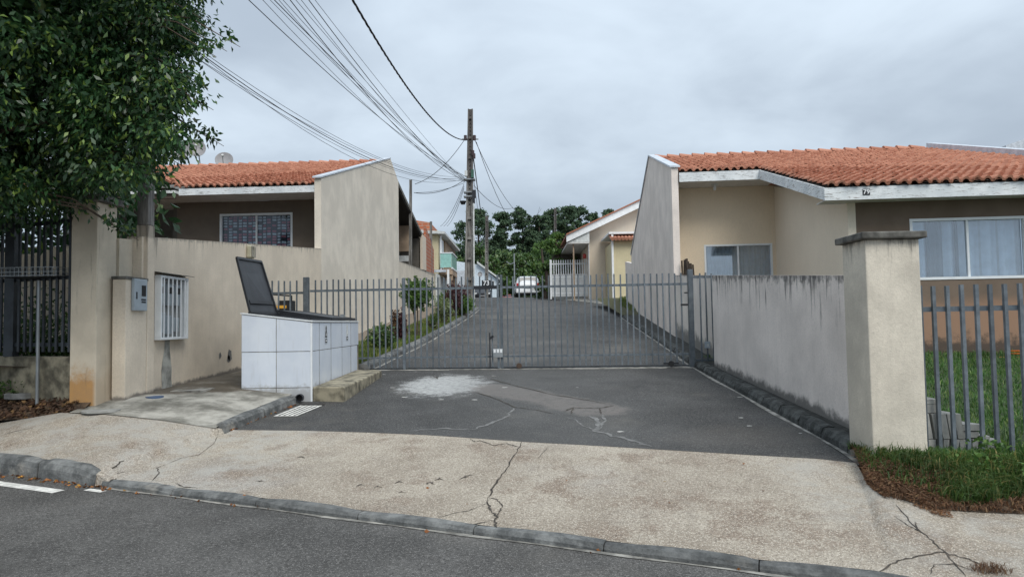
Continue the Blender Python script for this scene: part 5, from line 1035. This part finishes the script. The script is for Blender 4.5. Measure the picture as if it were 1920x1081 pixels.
# ---------------------------------------------------------------- cables
ORD = 'first second third fourth fifth sixth seventh eighth ninth tenth eleventh'.split()
def cable(a, b, sag, r_, lab, grp='overhead cables', n=26, ext=0, twist=False):
    P = []
    for i in range(n + 1):
        t = i / n * (1 + ext); p = a.lerp(b, t); P.append(p - Vector((0, 0, sag * 4 * t * (1 - t))))
    g = G()
    if twist:
        n2 = 260; Q = []
        for ph in (0, 2.1, 4.2):
            Q = []
            for i in range(n2 + 1):
                t = i / n2 * (1 + ext); p = a.lerp(b, t) - Vector((0, 0, sag * 4 * t * (1 - t))); an = ph + i * .9; Q.append(p + Vector((math.cos(an), 0, math.sin(an))) * r_ * .9)
            g.tube(Q, r_ * .8, 4)
    else: g.tube(P, r_, 5)
    return tag(g.obj('overhead_cable', MT['cable']), lab, 'cable', grp)
for i, (px, Y, sg) in enumerate([(468, 13, .35), (494, 12.6, .5), (508, 13.2, .28), (516, 12.8, .2), (524, 13.5, .45), (532, 13, .3), (545, 12.5, .55), (556, 13.4, .25), (566, 13, .4), (580, 12.7, .35), (592, 13.5, .15)]):
    cable(pp_(871 + (i % 3) * 2, 330 + i * 1.3), atY(px, 2, Y), sg, .0055 if i % 3 else .009, '%s cable from the left in the fan leaving the picture top' % ORD[i], 'fan of thin cables', ext=.9)
for i, (px, py, sg) in enumerate([(405, 115, .7), (404, 121, .8), (402, 124, 1.0), (400, 131, .75), (412, 136, .55)]):
    cable(pp_(870, 331 + i * 2), atY(px, py, 14.5), sg, .006 if i != 1 else .010, '%s cable from the top in the lower bundle crossing above the left roof' % ORD[i], 'lower cable bundle', ext=.5)
cable(pp_(877, 262), atY(661, 0, 13), .75, .016, 'thick twisted power cable crossing the sky from the pole top', ext=.8, twist=True)
def cb(a, b, s, lab, r_=.014): cable(a, b, s, r_, lab, n=18)
cb(pp_(890, 262), atY(1015, 391, 75), 2.2, 'upper of the two cables dropping from the pole top to the right hand trees'); cb(pp_(893, 266), atY(1012, 388, 75), 3.4, 'lower, slacker of the two cables dropping from the pole top to the right')
cb(pp_(889, 348), atY(962, 389, 60), .5, 'short cable sloping right from the pole middle towards the dark trees'); cb(pp_(886, 285), atY(902, 402, 60), .0, 'dark cable hanging close along the right side of the tall pole', .03); cb(pp_(888, 335), atY(897, 402, 60), .0, 'second thin cable hanging beside the tall pole')
cb(pp_(871, 262), atY(778, 345, 33), .35, 'cable crossing from the pole top down to the thin service pole'); cb(pp_(870, 338), atY(776, 361, 33), .25, 'cable sagging from the tall pole to the thin service pole, upper one'); cb(pp_(870, 343), atY(780, 361, 33), .12, 'cable from the tall pole to the thin service pole, lower one', .009)
for k, (px, py) in enumerate([(826, 424), (832, 424), (838, 424)]): cable(pp_(870, 345 + k * 4), atY(px, py, 44), .3, .011, '%s of three thin cables dropping from the tall pole to the yellow house' % ORD[k], 'cables to the yellow house', n=14)
cb(pp_(888, 455), atY(912, 432, 62), .7, 'slack cable looping between the two concrete poles', .018)
# ---------------------------------------------------------------- cars
def car(name, label, loc, rot, kind, paint, L=4.2, Wd=1.75, Hh=1.45, front=False):
    """local: y forward, x right, z up"""
    r = thing(name, label, 'car', (0, 0, 0)); hw = Wd / 2
    if kind == 'hatch': sec_ = [(-L / 2, .90, .86, .52, .55, .88), (-L / 2 + .08, .97, .95, .60, .32, 1.0), (-L / 2 + .38, 1, 1, .74, .22, Hh - .06), (-L / 2 + 1.0, 1, 1, .78, .2, Hh), (0.0, 1, 1, .79, .2, Hh), (.55, 1, 1, .77, .2, Hh - .06), (1.2, 1, .99, .84, .2, 1.02), (L / 2 - .35, .98, .96, .82, .22, .9), (L / 2 - .06, .9, .88, .72, .3, .76), (L / 2, .84, .82, .65, .42, .66)]
    V = []; n = 12
    for (y, wb, wl2, wr, z0, z1) in sec_:
        zb2 = min(.92, z1 - .04); ring = [(hw * wb * .6, z0), (hw * wb * .95, z0 + .04), (hw * wb, z0 + .22), (hw * wl2 * .99, zb2), (hw * wr, z1 - .03), (hw * wr * .75, z1)]
        for x, z in ring: V.append((x, y, z))
        for x, z in ring[::-1]: V.append((-x, y, z))
    m = len(sec_); F_ = [(i * n + j, (i + 1) * n + j, (i + 1) * n + (j + 1) % n, i * n + (j + 1) % n) for i in range(m - 1) for j in range(n)] + [tuple(range(n)), tuple((m - 1) * n + j for j in range(n))[::-1]]
    b = mesh('body', V, F_, MT[paint], r, smooth=True); sb = b.modifiers.new('sub', 'SUBSURF'); sb.levels = sb.render_levels = 2
    wy0 = -L / 2 + .16; G().hexa([(-.62, wy0 - .055, .98), (.62, wy0 - .055, .98), (.60, wy0 + .1, .98), (-.60, wy0 + .1, .98)], [(-.54, wy0 + .16, Hh - .12), (.54, wy0 + .16, Hh - .12), (.54, wy0 + .3, Hh - .12), (-.54, wy0 + .3, Hh - .12)]).obj('rear_window', MT['carglass'], r)
    G().hexa([(-.66, 1.1, 1.0), (.66, 1.1, 1.0), (.66, 1.24, .985), (-.66, 1.24, .985)][::1], [(-.56, .5, Hh - .13), (.56, .5, Hh - .13), (.56, .63, Hh - .13), (-.56, .63, Hh - .13)]).obj('windscreen', MT['carglass'] if front is False else simple('windscreen with painted reflection', (.25, .40, .38), .1), r)  # front view: pale colour paints the sky's reflection onto the windscreen
    for sx in (-1, 1):
        G().prism([(sx * (hw * .97), -1.35, .97), (sx * (hw * .97), .85, .97), (sx * (hw * .80), .45, Hh - .12), (sx * (hw * .80), -1.15, Hh - .12)], (sx * .012, 0, 0)).obj('side_window', MT['carglass'], r)
        G().box(sx * hw * .80 - .10, sx * hw * .80 + .10, -L / 2 - .01, -L / 2 + .2, .78, 1.0).obj('tail_lamp', MT['lamp'], r, bevel=.03); G().box(sx * hw * .72 - .14, sx * hw * .72 + .14, L / 2 - .22, L / 2 + .0, .62, .76).obj('headlight', MT['lampw'], r, bevel=.03)
        G().box(sx * (hw + .02) - .09, sx * (hw + .02) + .09, .75, .88, .95, 1.08).obj('wing_mirror', MT['black'], r, bevel=.03)
        for wy in (-L / 2 + .8, L / 2 - .8):
            wx = sx * (hw - .1); G().tube([(wx - .1, wy, .32), (wx + .1, wy, .32)], .32, 18).obj('wheel', MT['rubber'], r)
    G().box(-.26, .26, -L / 2 - .02, -L / 2 + .05, .62, .74).obj('number_plate', MT['dish'], r); G().box(-.26, .26, L / 2 - .02, L / 2 + .03, .42, .54).obj('number_plate', MT['dish'], r); G().box(-hw * .93, hw * .93, -L / 2 - .06, -L / 2 + .1, .30, .52).obj('bumper', MT[paint] if paint != 'carb' else MT['black'], r, bevel=.03)
    G().box(-.55, .55, L / 2 - .05, L / 2 + .015, .58, .70).obj('grille', MT['black'], r)
    r.location = loc; r.rotation_euler.z = rot; return r
c = atY(989, 557, 50.5); car('parked_car', 'white hatchback seen from behind at the top of the driveway', (c.x, 52.4, dz(50.5) + .02), .03, 'hatch', 'carw', Hh=1.54, Wd=1.84)
car('parked_car', 'dark car facing the gate with a bright windscreen, left of the white car', (atY(904, 550, 70).x, 70, 3.74), math.pi + .05, 'hatch', 'carb', front=True)
car('parked_car', 'red car of which only the roof and rear window show over the crest', (atY(953, 556, 86).x, 88, 3.62), 0, 'hatch', 'carr', Hh=1.45)
# hose
r = thing('garden_hose', 'coiled orange hose on the lawn below the brown wall', 'hose', (9, 12.9, .9)); P = []
c = atY(1916, 667, 12.9)
for k in range(46): t = k * .28; P.append(c + Vector((.16 * math.cos(t) * (1 + .05 * math.sin(k)), .2 * math.sin(t), .02 + .0022 * k)))
G().tube(P, .013, 6).obj('coil', MT['orange'], r); G().tube([atY(1872, 670, 12.9), atY(1885, 669.5, 12.9), atY(1900, 670.5, 12.9), c + Vector((0, -.2, 0))], .013, 6).obj('loose_end', MT['orange'], r)
# ---------------------------------------------------------------- stacked concrete slabs behind the right railing
def slab(px, py, w_, h_, d_, lean, lab, Y=6.62, yaw=0):
    p = atY(px, py, Y); o = G().hexa([(0, 0, 0), (w_, 0, 0), (w_, d_, 0), (0, d_, 0)], [(lean, 0, h_), (lean + w_, 0, h_), (lean + w_ + yaw, d_, h_), (lean + yaw, d_, h_)]).obj('concrete_slab', MT['slabc'], bevel=.003)
    o.location = p; LOC[o] = p; return tag(o, lab, 'concrete slab', 'stacked concrete slabs')
row = ['first', 'second', 'third', 'fourth', 'fifth', 'sixth', 'seventh']
for i, px in enumerate((1718, 1734, 1749, 1762, 1776)): slab(px, 817, .048 if i % 2 else .06, .225, .34, -.03, 'upright concrete slab in the upper row of the stack, %s from the pillar' % row[i], yaw=-.05)
for i, px in enumerate((1722, 1752, 1769, 1784, 1805, 1834, 1848)): slab(px, 852, (.12, .05, .05, .06, .05, .06, .055)[i], .165, .34, .02 * (i % 3) if i < 5 else .0, 'upright concrete slab in the bottom row of the stack, %s from the pillar' % row[i], yaw=-.04)
slab(1719, 770, .24, .075, .3, 0, 'thick flat concrete slab lying on top of the stack nearest the pillar'); slab(1719, 754, .235, .045, .3, 0, 'thin pale concrete slab lying topmost on the stack'); slab(1798, 815, .165, .055, .32, 0, 'flat grey concrete slab lying on the lower end of the stack'); slab(1796, 802, .17, .06, .34, .0, 'pale flat concrete slab above the grey one at the low end of the stack', yaw=-.12); slab(1830, 818, .06, .03, .3, 0, 'small cement offcut at the far low end of the stack')
# ---------------------------------------------------------------- vegetation
def leafcloud(name, C, D, size, m, parent=None, curl=.25, asp=.42, kind=None):
    """one small folded leaf (4 triangles) per point: C centres, D directions"""
    n = len(C); D = D / (np.linalg.norm(D, axis=1, keepdims=True) + 1e-9); R_ = RNG.normal(size=(n, 3)); Sd = np.cross(D, R_); Sd /= np.linalg.norm(Sd, axis=1, keepdims=True) + 1e-9; N_ = np.cross(Sd, D)
    s_ = (size * RNG.uniform(.65, 1.3, n))[:, None]
    A = C - D * s_ * .5; T_ = C + D * s_ * .5 - N_ * s_ * curl * .5; L_ = C + Sd * s_ * asp * .5 + N_ * s_ * .12; Rr = C - Sd * s_ * asp * .5 + N_ * s_ * .12; M_ = C
    V = np.stack([A, L_, T_, Rr], 1).reshape(-1, 3); k = np.arange(n) * 4
    Q = np.stack([k, k + 1, k + 2, k + 3], 1)
    o = bigmesh(name, V, Q, m, parent)
    if kind: o['kind'] = kind
    return o
def clump_points(centres, radii, per, squash=.8):
    P = []; Dn = []
    for c, r_ in zip(centres, radii):
        n = int(per * (r_ / radii.mean()) ** 2); d = RNG.normal(size=(n, 3)); d /= np.linalg.norm(d, axis=1, keepdims=True); rr = r_ * np.clip(RNG.normal(.75, .32, n), .05, 1.6)
        P.append(c + d * rr[:, None] * np.array([1, 1, squash])); dd = d * .6 + np.array([0, 0, -.7]) + RNG.normal(size=(n, 3)) * .4; Dn.append(dd)
    return np.concatenate(P), np.concatenate(Dn)
# big tree, upper left
r = thing('large_tree', 'dense dark green tree overhanging the left railing and pillar', 'tree', (-8.6, 8.6, .7))
g = G(); g.tube([(-8.6, 8.6, .4), (-8.5, 8.55, 1.6), (-8.3, 8.5, 2.7), (-8.0, 8.4, 3.8), (-7.8, 8.3, 5.0)], [.30, .24, .21, .17, .11], 10); g.obj('trunk', MT['bark'], r, smooth=True)
cen = np.array([-7.3, 8.0, 5.5]); RA = np.array([3.7, 2.6, 3.3]); cs = []; tries = 0
while len(cs) < 606:
    d = RNG.normal(size=3); d /= np.linalg.norm(d); rr = RNG.uniform(.45, 1) ** .5; c = cen + d * RA * rr * (1 + .12 * math.sin(d[0] * 9 + d[2] * 7))
    if c[2] < 2.75 + .25 * math.sin(c[0] * 5) : continue
    if c[1] < 5.6: continue
    pxx = 975 + c[0] / c[1] * F; pyy = 608 - (c[2] - 1.6) / c[1] * F
    lim = np.interp(pyy, [-50, 60, 110, 190, 235, 270, 300, 340, 400, 440], [370, 395, 345, 385, 310, 370, 300, 235, 215, 150]) - 18
    if pxx > lim: continue
    cs.append(c)
for px, py, Y in [(430, 72, 7.6), (405, 80, 7.5), (385, 90, 7.5), (400, 258, 7.9), (380, 248, 7.9), (355, 240, 7.9), (222, 425, 7.8), (240, 434, 7.8), (205, 412, 7.8), (380, 190, 7.6), (360, 20, 7.6), (370, 150, 7.6), (330, 300, 7.9), (300, 325, 7.9)]: cs.append(np.array(atY(px, py, Y)))
cs = np.array(cs); rads = RNG.uniform(.22, .42, len(cs)); rads[606:] = .10
for _ in range(150):                                          # hanging outer skirt on the right, in front of the square pole
    px = random.uniform(130, 375); py = random.uniform(-60, 345); Y = random.uniform(7.3, 8.6)
    if px > np.interp(py, [-60, 60, 110, 190, 235, 270, 300, 345], [365, 375, 335, 365, 300, 345, 300, 230]) - 10: continue
    c = np.array(atY(px, py, Y)); cs = np.concatenate([cs, c[None]]); rads = np.append(rads, random.uniform(.2, .34))
P, D = clump_points(cs, rads, 205)
leafcloud('leaves', P, D, .079, MT['ficus'], r, kind='stuff')
# inner darker leaves so the crown is dense
n = 22000; d = RNG.normal(size=(n, 3)); d /= np.linalg.norm(d, axis=1, keepdims=True); C = cen + np.array([-.5, .1, 0]) + d * RA * (RNG.uniform(0, .78, n) ** .5)[:, None] * .88
C = np.concatenate([C[(C[:, 2] > 2.9)], np.stack([RNG.uniform(-13, -5.9, 2600), RNG.uniform(10.8, 12.2, 2600), RNG.uniform(2.9, 4.6, 2600)], 1)]); leafcloud('inner_leaves', C, RNG.normal(size=(len(C), 3)), .22, MT['ficus'], r, kind='stuff')
for i in range(26):
    c = cs[RNG.integers(len(cs))]; a = Vector((-8.0 + random.uniform(-.2, .2), 8.35, random.uniform(3.4, 5.0))); b = Vector(c); mm = a.lerp(b, .5) + Vector((0, 0, random.uniform(0, .5)))
    G().tube([a, mm, b], [.06, .035, .012], 5).obj('branch', MT['bark'], r)
for c in cs[606:620]:
    b = Vector(c); a = b + Vector((-.9, .1, .35)); G().tube([a, a.lerp(b, .5) + Vector((0, 0, .08)), b + Vector((.12, 0, -.1))], [.012, .008, .003], 4).obj('twig', MT['bark'], r)
# grass generators
def blades(name, label, P, h, wd, m, lean=.45, parent=None, cat='grass', dirx=None):
    n = len(P); hh = h * RNG.uniform(.5, 1.3, n); an = RNG.uniform(0, 6.283, n); dv = np.stack([np.cos(an), np.sin(an), np.zeros(n)], 1); le = RNG.uniform(0, lean, n)[:, None] * hh[:, None]
    a2 = RNG.uniform(0, 6.283, n); sd_ = np.stack([np.cos(a2), np.sin(a2), np.zeros(n)], 1) * wd * RNG.uniform(.6, 1.3, n)[:, None] * .5
    if dirx is not None: dv = dv + np.array(dirx)
    up = np.array([0, 0, 1.]); A = P - sd_; B = P + sd_; M1 = P + dv * le * .35 + up * hh[:, None] * .6 + sd_ * .8; M0 = P + dv * le * .35 + up * hh[:, None] * .6 - sd_ * .8; T0 = P + dv * le * 1.3 + up * hh[:, None] * (1 - .4 * (le / hh[:, None]) ** 1) + sd_ * .1; T1 = T0 - sd_ * .2
    V = np.stack([A, B, M1, M0, T0, T1], 1).reshape(-1, 3); k = np.arange(n) * 6
    Q = np.concatenate([np.stack([k, k + 1, k + 2, k + 3], 1), np.stack([k + 3, k + 2, k + 4, k + 5], 1)]); o = bigmesh(name, V, Q, m, parent)
    o['kind'] = 'stuff'
    if label: tag(o, label, cat)
    return o
# lawn
n = 60000; x = RNG.uniform(3.55, 12.5, n); y = 6.0 + (13.7 - 6.0) * RNG.uniform(0, 1, n) ** 1.25; y = y + np.clip(-.2 * (x - 3.5) * (1 - (y - 5.9) / 8), -2, 0) * 0
k = y > (6.66 - .39 * (x - 3.4)); x, y = x[k], y[k]; z = .36 + (y - 6.5) * .074
k = ~((x > 3.5) & (x < 4.4) & (y < 7.0) & (y > 6.55)); x, y, z = x[k], y[k], z[k]
blades('lawn_grass', 'bright green lawn grass behind the right railing', np.stack([x, y, z], 1), .085, .012, MT['grass'], .8)
# front bank grass
P1 = []; P2 = []; P3 = []
for _ in range(16000):
    x = random.uniform(3.05, 7.5) if random.random() < .35 else random.uniform(3.05, 4.9); t = random.random(); q = bank(x, t); nz = math.sin(x * 6 + t * 3) * .1
    dry = (t < .45 + nz and x < 3.7) or (x < 3.22 and t < .8) or (t < .12 + nz * .5)
    if dry and random.random() < .75: P2.append(q)
    elif t > .12 + nz * .6: (P3 if t > .62 else P1).append(q)
blades('bank_grass', 'long green grass and weeds at the foot of the right pillar', np.array(P1), .12, .010, MT['vgrass2'], 1.1, dirx=(0, -.4, 0))
blades('short_bank_grass', 'shorter green grass along the foot of the right railing', np.array(P3), .075, .010, MT['grass'], .9)
blades('dry_grass', 'reddish brown dead grass spilling onto the sidewalk by the right pillar', np.array(P2), .05, .009, MT['drygrass'], 1.6, dirx=(-.2, -.5, 0))
C = []; 
for _ in range(5000):
    x = random.uniform(3.05, 3.75); t = random.uniform(-.12, .45); b0_ = bank(x, 0) 
    if t < -.06 - .08 * math.sin(x * 14): continue
    if t < 0: yy = b0_[1] + t; xx = b0_[0] - abs(t) * .3; C.append((xx, yy, sidez(xx, yy) + random.uniform(.004, .02)))
    else: q = bank(x, t); C.append((q[0], q[1], q[2] + random.uniform(.01, .05)))
leafcloud('dead_thatch', np.array(C), RNG.normal(size=(len(C), 3)) * np.array([1, 1, .3]), .035, MT['drygrass'], None, asp=.18, kind='stuff'); tag(bpy.data.objects['dead_thatch'], 'brown thatch of dead clippings at the sidewalk edge by the right pillar', 'dead grass')
# broad-leaved weeds
WC = []
for i in range(18):
    x = random.uniform(3.95, 5.2); t = random.uniform(.3, .95); q = bank(x, t); n = 60; WC.append(np.array(q) + np.stack([RNG.normal(0, .07, n), RNG.normal(0, .07, n), RNG.uniform(.03, .17, n)], 1))
WC = np.concatenate(WC); o = leafcloud('weeds', WC, RNG.normal(size=(len(WC), 3)) * np.array([1, 1, .5]) + np.array([0, 0, .2]), .042, MT['bush'], None, asp=.7, kind='stuff')
tag(o, 'broad leaved green weeds mixed into the grass in front of the right railing', 'weeds')
r = thing('dry_tuft', 'dry brown tuft of weed sprouting from a sidewalk crack at the bottom right corner', 'weed', tuple(ray_surf(1855, 1072, sidez)))
q = ray_surf(1858, 1074, sidez); n = 260; C = np.array(q) + np.stack([RNG.normal(0, .05, n), RNG.normal(0, .035, n), RNG.uniform(0, .03, n)], 1); blades('stems', None, C, .045, .004, MT['drygrass'], 1.6, r)
# verge grass, edge tufts
P = []
for _ in range(26000):
    y = 13.5 + 24 * random.random() ** 1.5; xr = leftx(1, y); x = xr - .05 - random.random() ** 1.1 * 1.25; P.append((x, y, zl(x, y)))
blades('verge_grass', 'yellowish grass strip along the kerb behind the left gate leaf', np.array(P), .10, .013, MT['vgrass'], .8)
# litter leaves under the big tree
n = 5200; x = RNG.uniform(-9, -5.35, n); b_ = RNG.uniform(0, 1, n); y = 8.3 + (-5.4 - x) * .35 + b_ * 1.0; z = np.array([litz(a, b) for a, b in zip(x, y)]) + RNG.uniform(.005, .03, n)
o = leafcloud('leaf_litter', np.stack([x, y, z], 1), RNG.normal(size=(n, 3)) * np.array([1, 1, .25]), .07, MT['litter'], None, asp=.55, kind='stuff'); tag(o, 'brown dead leaves covering the bed below the left railing', 'leaf litter')
C = []
for _ in range(110):
    s_ = -1.7 + 1.9 * random.random(); C.append(tuple(kp(s_, -random.random() ** 2 * .10 - .005, .012)))
for _ in range(14): s_ = random.uniform(0, 2.2); C.append(tuple(kp(s_, -random.uniform(0, .06), .012)))
for px, py in [(1385, 1066), (1122, 1030), (800, 995), (1108, 1035)]: C.append(tuple(onpl(px, py, .012, -.02325, .00925)))
for _ in range(34): t = random.random(); C.append((-3.40 + .26 * t + random.uniform(0, .05), 8.2 + 1.6 * t, dplane(0, 8.2 + 1.6 * t) + .014))
for _ in range(12): q = ray_surf(random.uniform(450, 1500), random.uniform(830, 950), sidez); C.append(tuple(q + Vector((0, 0, .006))))
o = leafcloud('gutter_leaves', np.array(C), RNG.normal(size=(len(C), 3)) * np.array([1, 1, .2]), .038, MT['yleaf'], None, asp=.6, kind='stuff'); tag(o, 'fallen yellow and orange leaves lying in the gutter', 'fallen leaves')
# stones in the litter bed
for px, py, w_, lab in [(42, 744, .20, 'square flat stone lying in the dead leaves at the left edge'), (64, 730, .22, 'pale flat cement slab at the foot of the thin basket pole'), (118, 738, .1, 'small broken stone beside the stained pillar')]:
    q = ray_surf(px, py, litz, 7); g = G(); pts = [(q.x + w_ * math.cos(t) * random.uniform(.8, 1.1), q.y + w_ * .7 * math.sin(t) * random.uniform(.8, 1.1), q.z - .02) for t in np.linspace(0, 5.4, 7)]; g.prism(pts, (0, 0, .075)); tag(g.obj('flat_stone', MT['scar'], bevel=.012), lab, 'stone')
q = Vector(atY(70, 725, 8.75)); r = thing('basket_stand', 'thin grey pole carrying a wire rubbish basket in front of the left railing', 'basket stand', tuple(q))
G().tube([(q.x, q.y, .45), (q.x, q.y, 2.22)], .02, 8).obj('pole', MT['galv'], r)
z0 = atY(70, 520, 8.75).z; hx = .36; hy_ = .22
bk2 = G().box(q.x - hx, q.x + hx, q.y - hy_, q.y + hy_, z0 - .005, z0 + .0).obj('basket_floor', MT['black'], r)
for zz in (z0 + .01, z0 + .055, z0 + .11):
    for a, b in (((-hx, -hy_), (hx, -hy_)), ((hx, -hy_), (hx, hy_)), ((hx, hy_), (-hx, hy_)), ((-hx, hy_), (-hx, -hy_))): G().bar((q.x + a[0], q.y + a[1], zz), (q.x + b[0], q.y + b[1], zz), .007).obj('wire', MT['galv'], bk2)
for k in range(15):
    for sy in (-1, 1): G().bar((q.x - hx + 2 * hx * k / 14, q.y + sy * hy_, z0), (q.x - hx + 2 * hx * k / 14, q.y + sy * hy_, z0 + .11), .005).obj('wire', MT['galv'], bk2)
n = 260; o = leafcloud('weed', np.array(ray_surf(8, 745, litz, 7)) + np.stack([RNG.normal(0, .16, n), RNG.normal(0, .1, n), RNG.uniform(0, .22, n)], 1), RNG.normal(size=(n, 3)), .06, MT['bush'], None, asp=.4, kind='stuff'); tag(o, 'small green weed in the dead leaves at the left edge of the bed', 'weed')
for lab, cx, cy_, hh, m_ in [('leafy green shrub in the shade behind the left railing', -7.2, 10.4, 1.0, 'dleaf'), ('low shaded shrub behind the left railing nearest the pillar', -6.4, 10.6, .8, 'dleaf')]:
    n = 1500; C = np.array([cx, cy_, 1.2]) + np.stack([RNG.normal(0, .35, n), RNG.normal(0, .3, n), np.abs(RNG.normal(0, hh * .4, n))], 1); r = thing('shrub', lab, 'shrub', (cx, cy_, 1.2)); leafcloud('leaves', C, RNG.normal(size=(n, 3)), .09, MT[m_], r, kind='stuff'); G().tube([(cx, cy_, 1.1), (cx + .05, cy_, 1.6)], .02, 5).obj('stem', MT['bark'], r)
# verge plants
def shrub(name, lab, px, Y, zt, rx_, rz_, n, size, m, stem=True, cat='shrub', asp=.42, up=-.3, sx=None):
    x = atY(px, 600, Y).x; z0 = zl(x, Y) if x < -2 else dz(Y); r = thing(name, lab, cat, (x, Y, z0)); zc = zt - rz_
    d = RNG.normal(size=(n, 3)); d /= np.linalg.norm(d, axis=1, keepdims=True); d *= (1 + .22 * np.sin(d[:, :1] * 11 + d[:, 2:] * 9)); C = np.array([x, Y, zc]) + d * np.array([rx_, rx_, rz_]) * (RNG.uniform(.2, 1, n) ** .5)[:, None]
    C = C[C[:, 2] > z0 + .02]; leafcloud('leaves', C, RNG.normal(size=(len(C), 3)) + np.array([0, 0, up]), size, MT[m], r, asp=asp, kind='stuff')
    if stem:
        for k in range(5): a = random.uniform(-.12, .12); G().tube([(x + a * .6, Y, z0 - .05), (x + a, Y, (z0 + zc) / 2), (x + a * 2.2, Y + a, zc)], [.022, .018, .01], 5).obj('stem', MT['bark'], r)
    return r
shrub('topiary_tree', 'small round headed green tree on thin stems behind the left gate leaf', 783, 19.6, 2.88, .44, .44, 3000, .085, 'bush')
shrub('green_shrub', 'dark green bushy plant in the verge just behind the tiled bin', 715, 16.2, 1.62, .30, .30, 900, .08, 'dleaf', asp=.6)
shrub('wine_plant', 'tall narrow plant with reddish brown leaves near the topiary', 741, 18.5, 2.0, .13, .42, 420, .09, 'litter'); shrub('wine_plant', 'dark wine coloured column plant beside the thick gate stile', 754, 18.3, 1.95, .12, .42, 600, .09, 'wine')
shrub('pale_shrub', 'pale green variegated shrub further up the verge', 832, 25.5, 2.55, .34, .38, 800, .13, 'pleaf', asp=.28, up=.4); shrub('wine_shrub', 'dark wine red shrub between the pale shrub and the dark green one', 850, 29, 3.25, .38, .6, 1000, .14, 'wine', asp=.3, up=.5); shrub('wine_shrub', 'wine red shrub behind the base of the tall pole', 866, 30, 3.3, .35, .65, 900, .14, 'wine', asp=.3, up=.5)
shrub('green_shrub', 'dense dark green shrub at the base of the tall pole', 873, 29.5, 2.75, .38, .36, 1100, .10, 'bush'); shrub('green_shrub', 'leafy palm like green shrub above the pale one by the white wall', 836, 30, 3.0, .4, .42, 600, .16, 'bush', asp=.25, up=.5); shrub('small_plant', 'small spiky plant with drooping stems left of the pale shrub', 812, 22.5, 1.98, .16, .28, 160, .1, 'dleaf')
tag(G().box(-3.28, -3.12, 16.8, 16.84, 1.18, 1.3).obj('garden_marker', MT['white']), 'small white plate in the verge beside the dark green plant', 'plate')
for px, py in ((1156, 577), (1163, 574)): pass
P = [];
for _ in range(2500): y = random.uniform(30, 37.9); x = random.uniform(max(4.6, rx(y) + .25), 6.2); P.append((x, y, dz(y) + .42 - max(0, 38 - y) * .03))
blades('side_grass', 'patch of green grass beside the low end of the tall gable wall', np.array(P), .12, .02, MT['vgrass'], .6)
# trees in the background
def btree(name, lab, px, top, Y, wpx, m, kind, n=1500, base=4.3, grp=None, cl=26, size=.55):
    T = atY(px, top, Y); w_ = wpx / F * Y / 2 * (.95 if kind == 'pine' else 1); r = thing(name, lab, 'tree', (T.x, Y, base)); H_ = T.z - base; lo = .42 if kind == 'pine' else .05
    G().tube([(T.x, Y, base - .3), (T.x + .2, Y, base + H_ * .5), (T.x, Y, T.z - H_ * .06)], [.32, .22, .05], 7).obj('trunk', MT['barkd'], r)
    cs = []; 
    for k in range(cl):
        t = random.uniform(lo, .97); prof = math.sin(min(1, (1 - t) / (1 - lo) * 1.15 + .12) * 2.3) if kind == 'pine' else math.sqrt(max(.05, 1 - (2 * (t - .45)) ** 2)); a = random.uniform(0, 6.28); rr = w_ * prof * random.uniform(.1, 1.15); cs.append((T.x + rr * math.cos(a), Y + rr * math.sin(a), base + H_ * t))
        if kind == 'pine' and k % 2 == 0: G().tube([(T.x + .1, Y, base + H_ * (t - .05)), cs[-1]], [.08, .03], 4).obj('limb', MT['barkd'], r)
    cs = np.array(cs); P, D = clump_points(cs, RNG.uniform(.4, 1.25, cl) * (w_ * (.25 if kind == 'pine' else .30)), n / cl, .62); leafcloud('crown', P, D, size, MT[m], r, asp=.5, kind='stuff'); return r
pines = [(895, 390, 110, 74, 'broad pine right behind the tall pole'), (858, 455, 118, 44, 'low pine left of the tall pole'), (941, 397, 112, 50, 'narrow pine between the two concrete poles'), (978, 385, 116, 52, 'tall pine with a rounded top and bare gap left of the pine mass'), (930, 445, 120, 70, 'lower pine filling the gap behind the narrow pine'),
         (1010, 400, 115, 48, 'pine at the left end of the dense pine mass'), (1035, 388, 118, 54, 'pine behind the grey pole'), (1062, 386, 116, 56, 'tallest pine of the mass right of the grey pole'), (1085, 383, 120, 46, 'pine right of centre in the pine mass'), (1110, 398, 122, 44, 'pine partly hidden by the white eave board'), (1140, 388, 125, 46, 'last pine showing above the white eave board'), (1165, 400, 128, 40, 'pine hidden mostly behind the eave of the beige house'), (1002, 440, 122, 60, 'low dark pine behind the bright bush')]
for px, tp, Y, wpx, lab in pines: btree('pine_tree', 'dark green ' + lab, px, tp, Y, wpx * 1.12, 'pine', 'pine', 6500, grp=1, cl=85, size=.42)
for px, tp, Y, wpx, lab in [(900, 462, 92, 90, 'broad green tree behind the second concrete pole'), (945, 468, 96, 80, 'broad leafy tree above the red car'), (985, 470, 90, 80, 'broad leafy tree right behind the white car'), (925, 480, 88, 70, 'rounded leafy tree left of the thin pale post'), (870, 490, 90, 50, 'leafy tree low beside the tall pole'), (1015, 452, 84, 70, 'bright green tree above the white railing left end'), (1000, 495, 78, 70, 'low spreading green tree between the white car and the railing')]:
    btree('leafy_tree', lab, px, tp, Y, wpx, 'bush' if px in (1015,) else 'dleaf', 'round', 3600, base=3.6, cl=44, size=.42)
btree('green_bush', 'tall bright green bush beside the porch of the beige house', 1042, 436, 50, 66, 'bush', 'round', 4200, base=3.2, cl=50, size=.22); btree('green_bush', 'dark bush at the left end of the white railing', 1022, 492, 47.5, 40, 'dleaf', 'round', 1800, base=3.2, cl=24, size=.2)
S.world.cycles.sampling_method = 'AUTOMATIC'
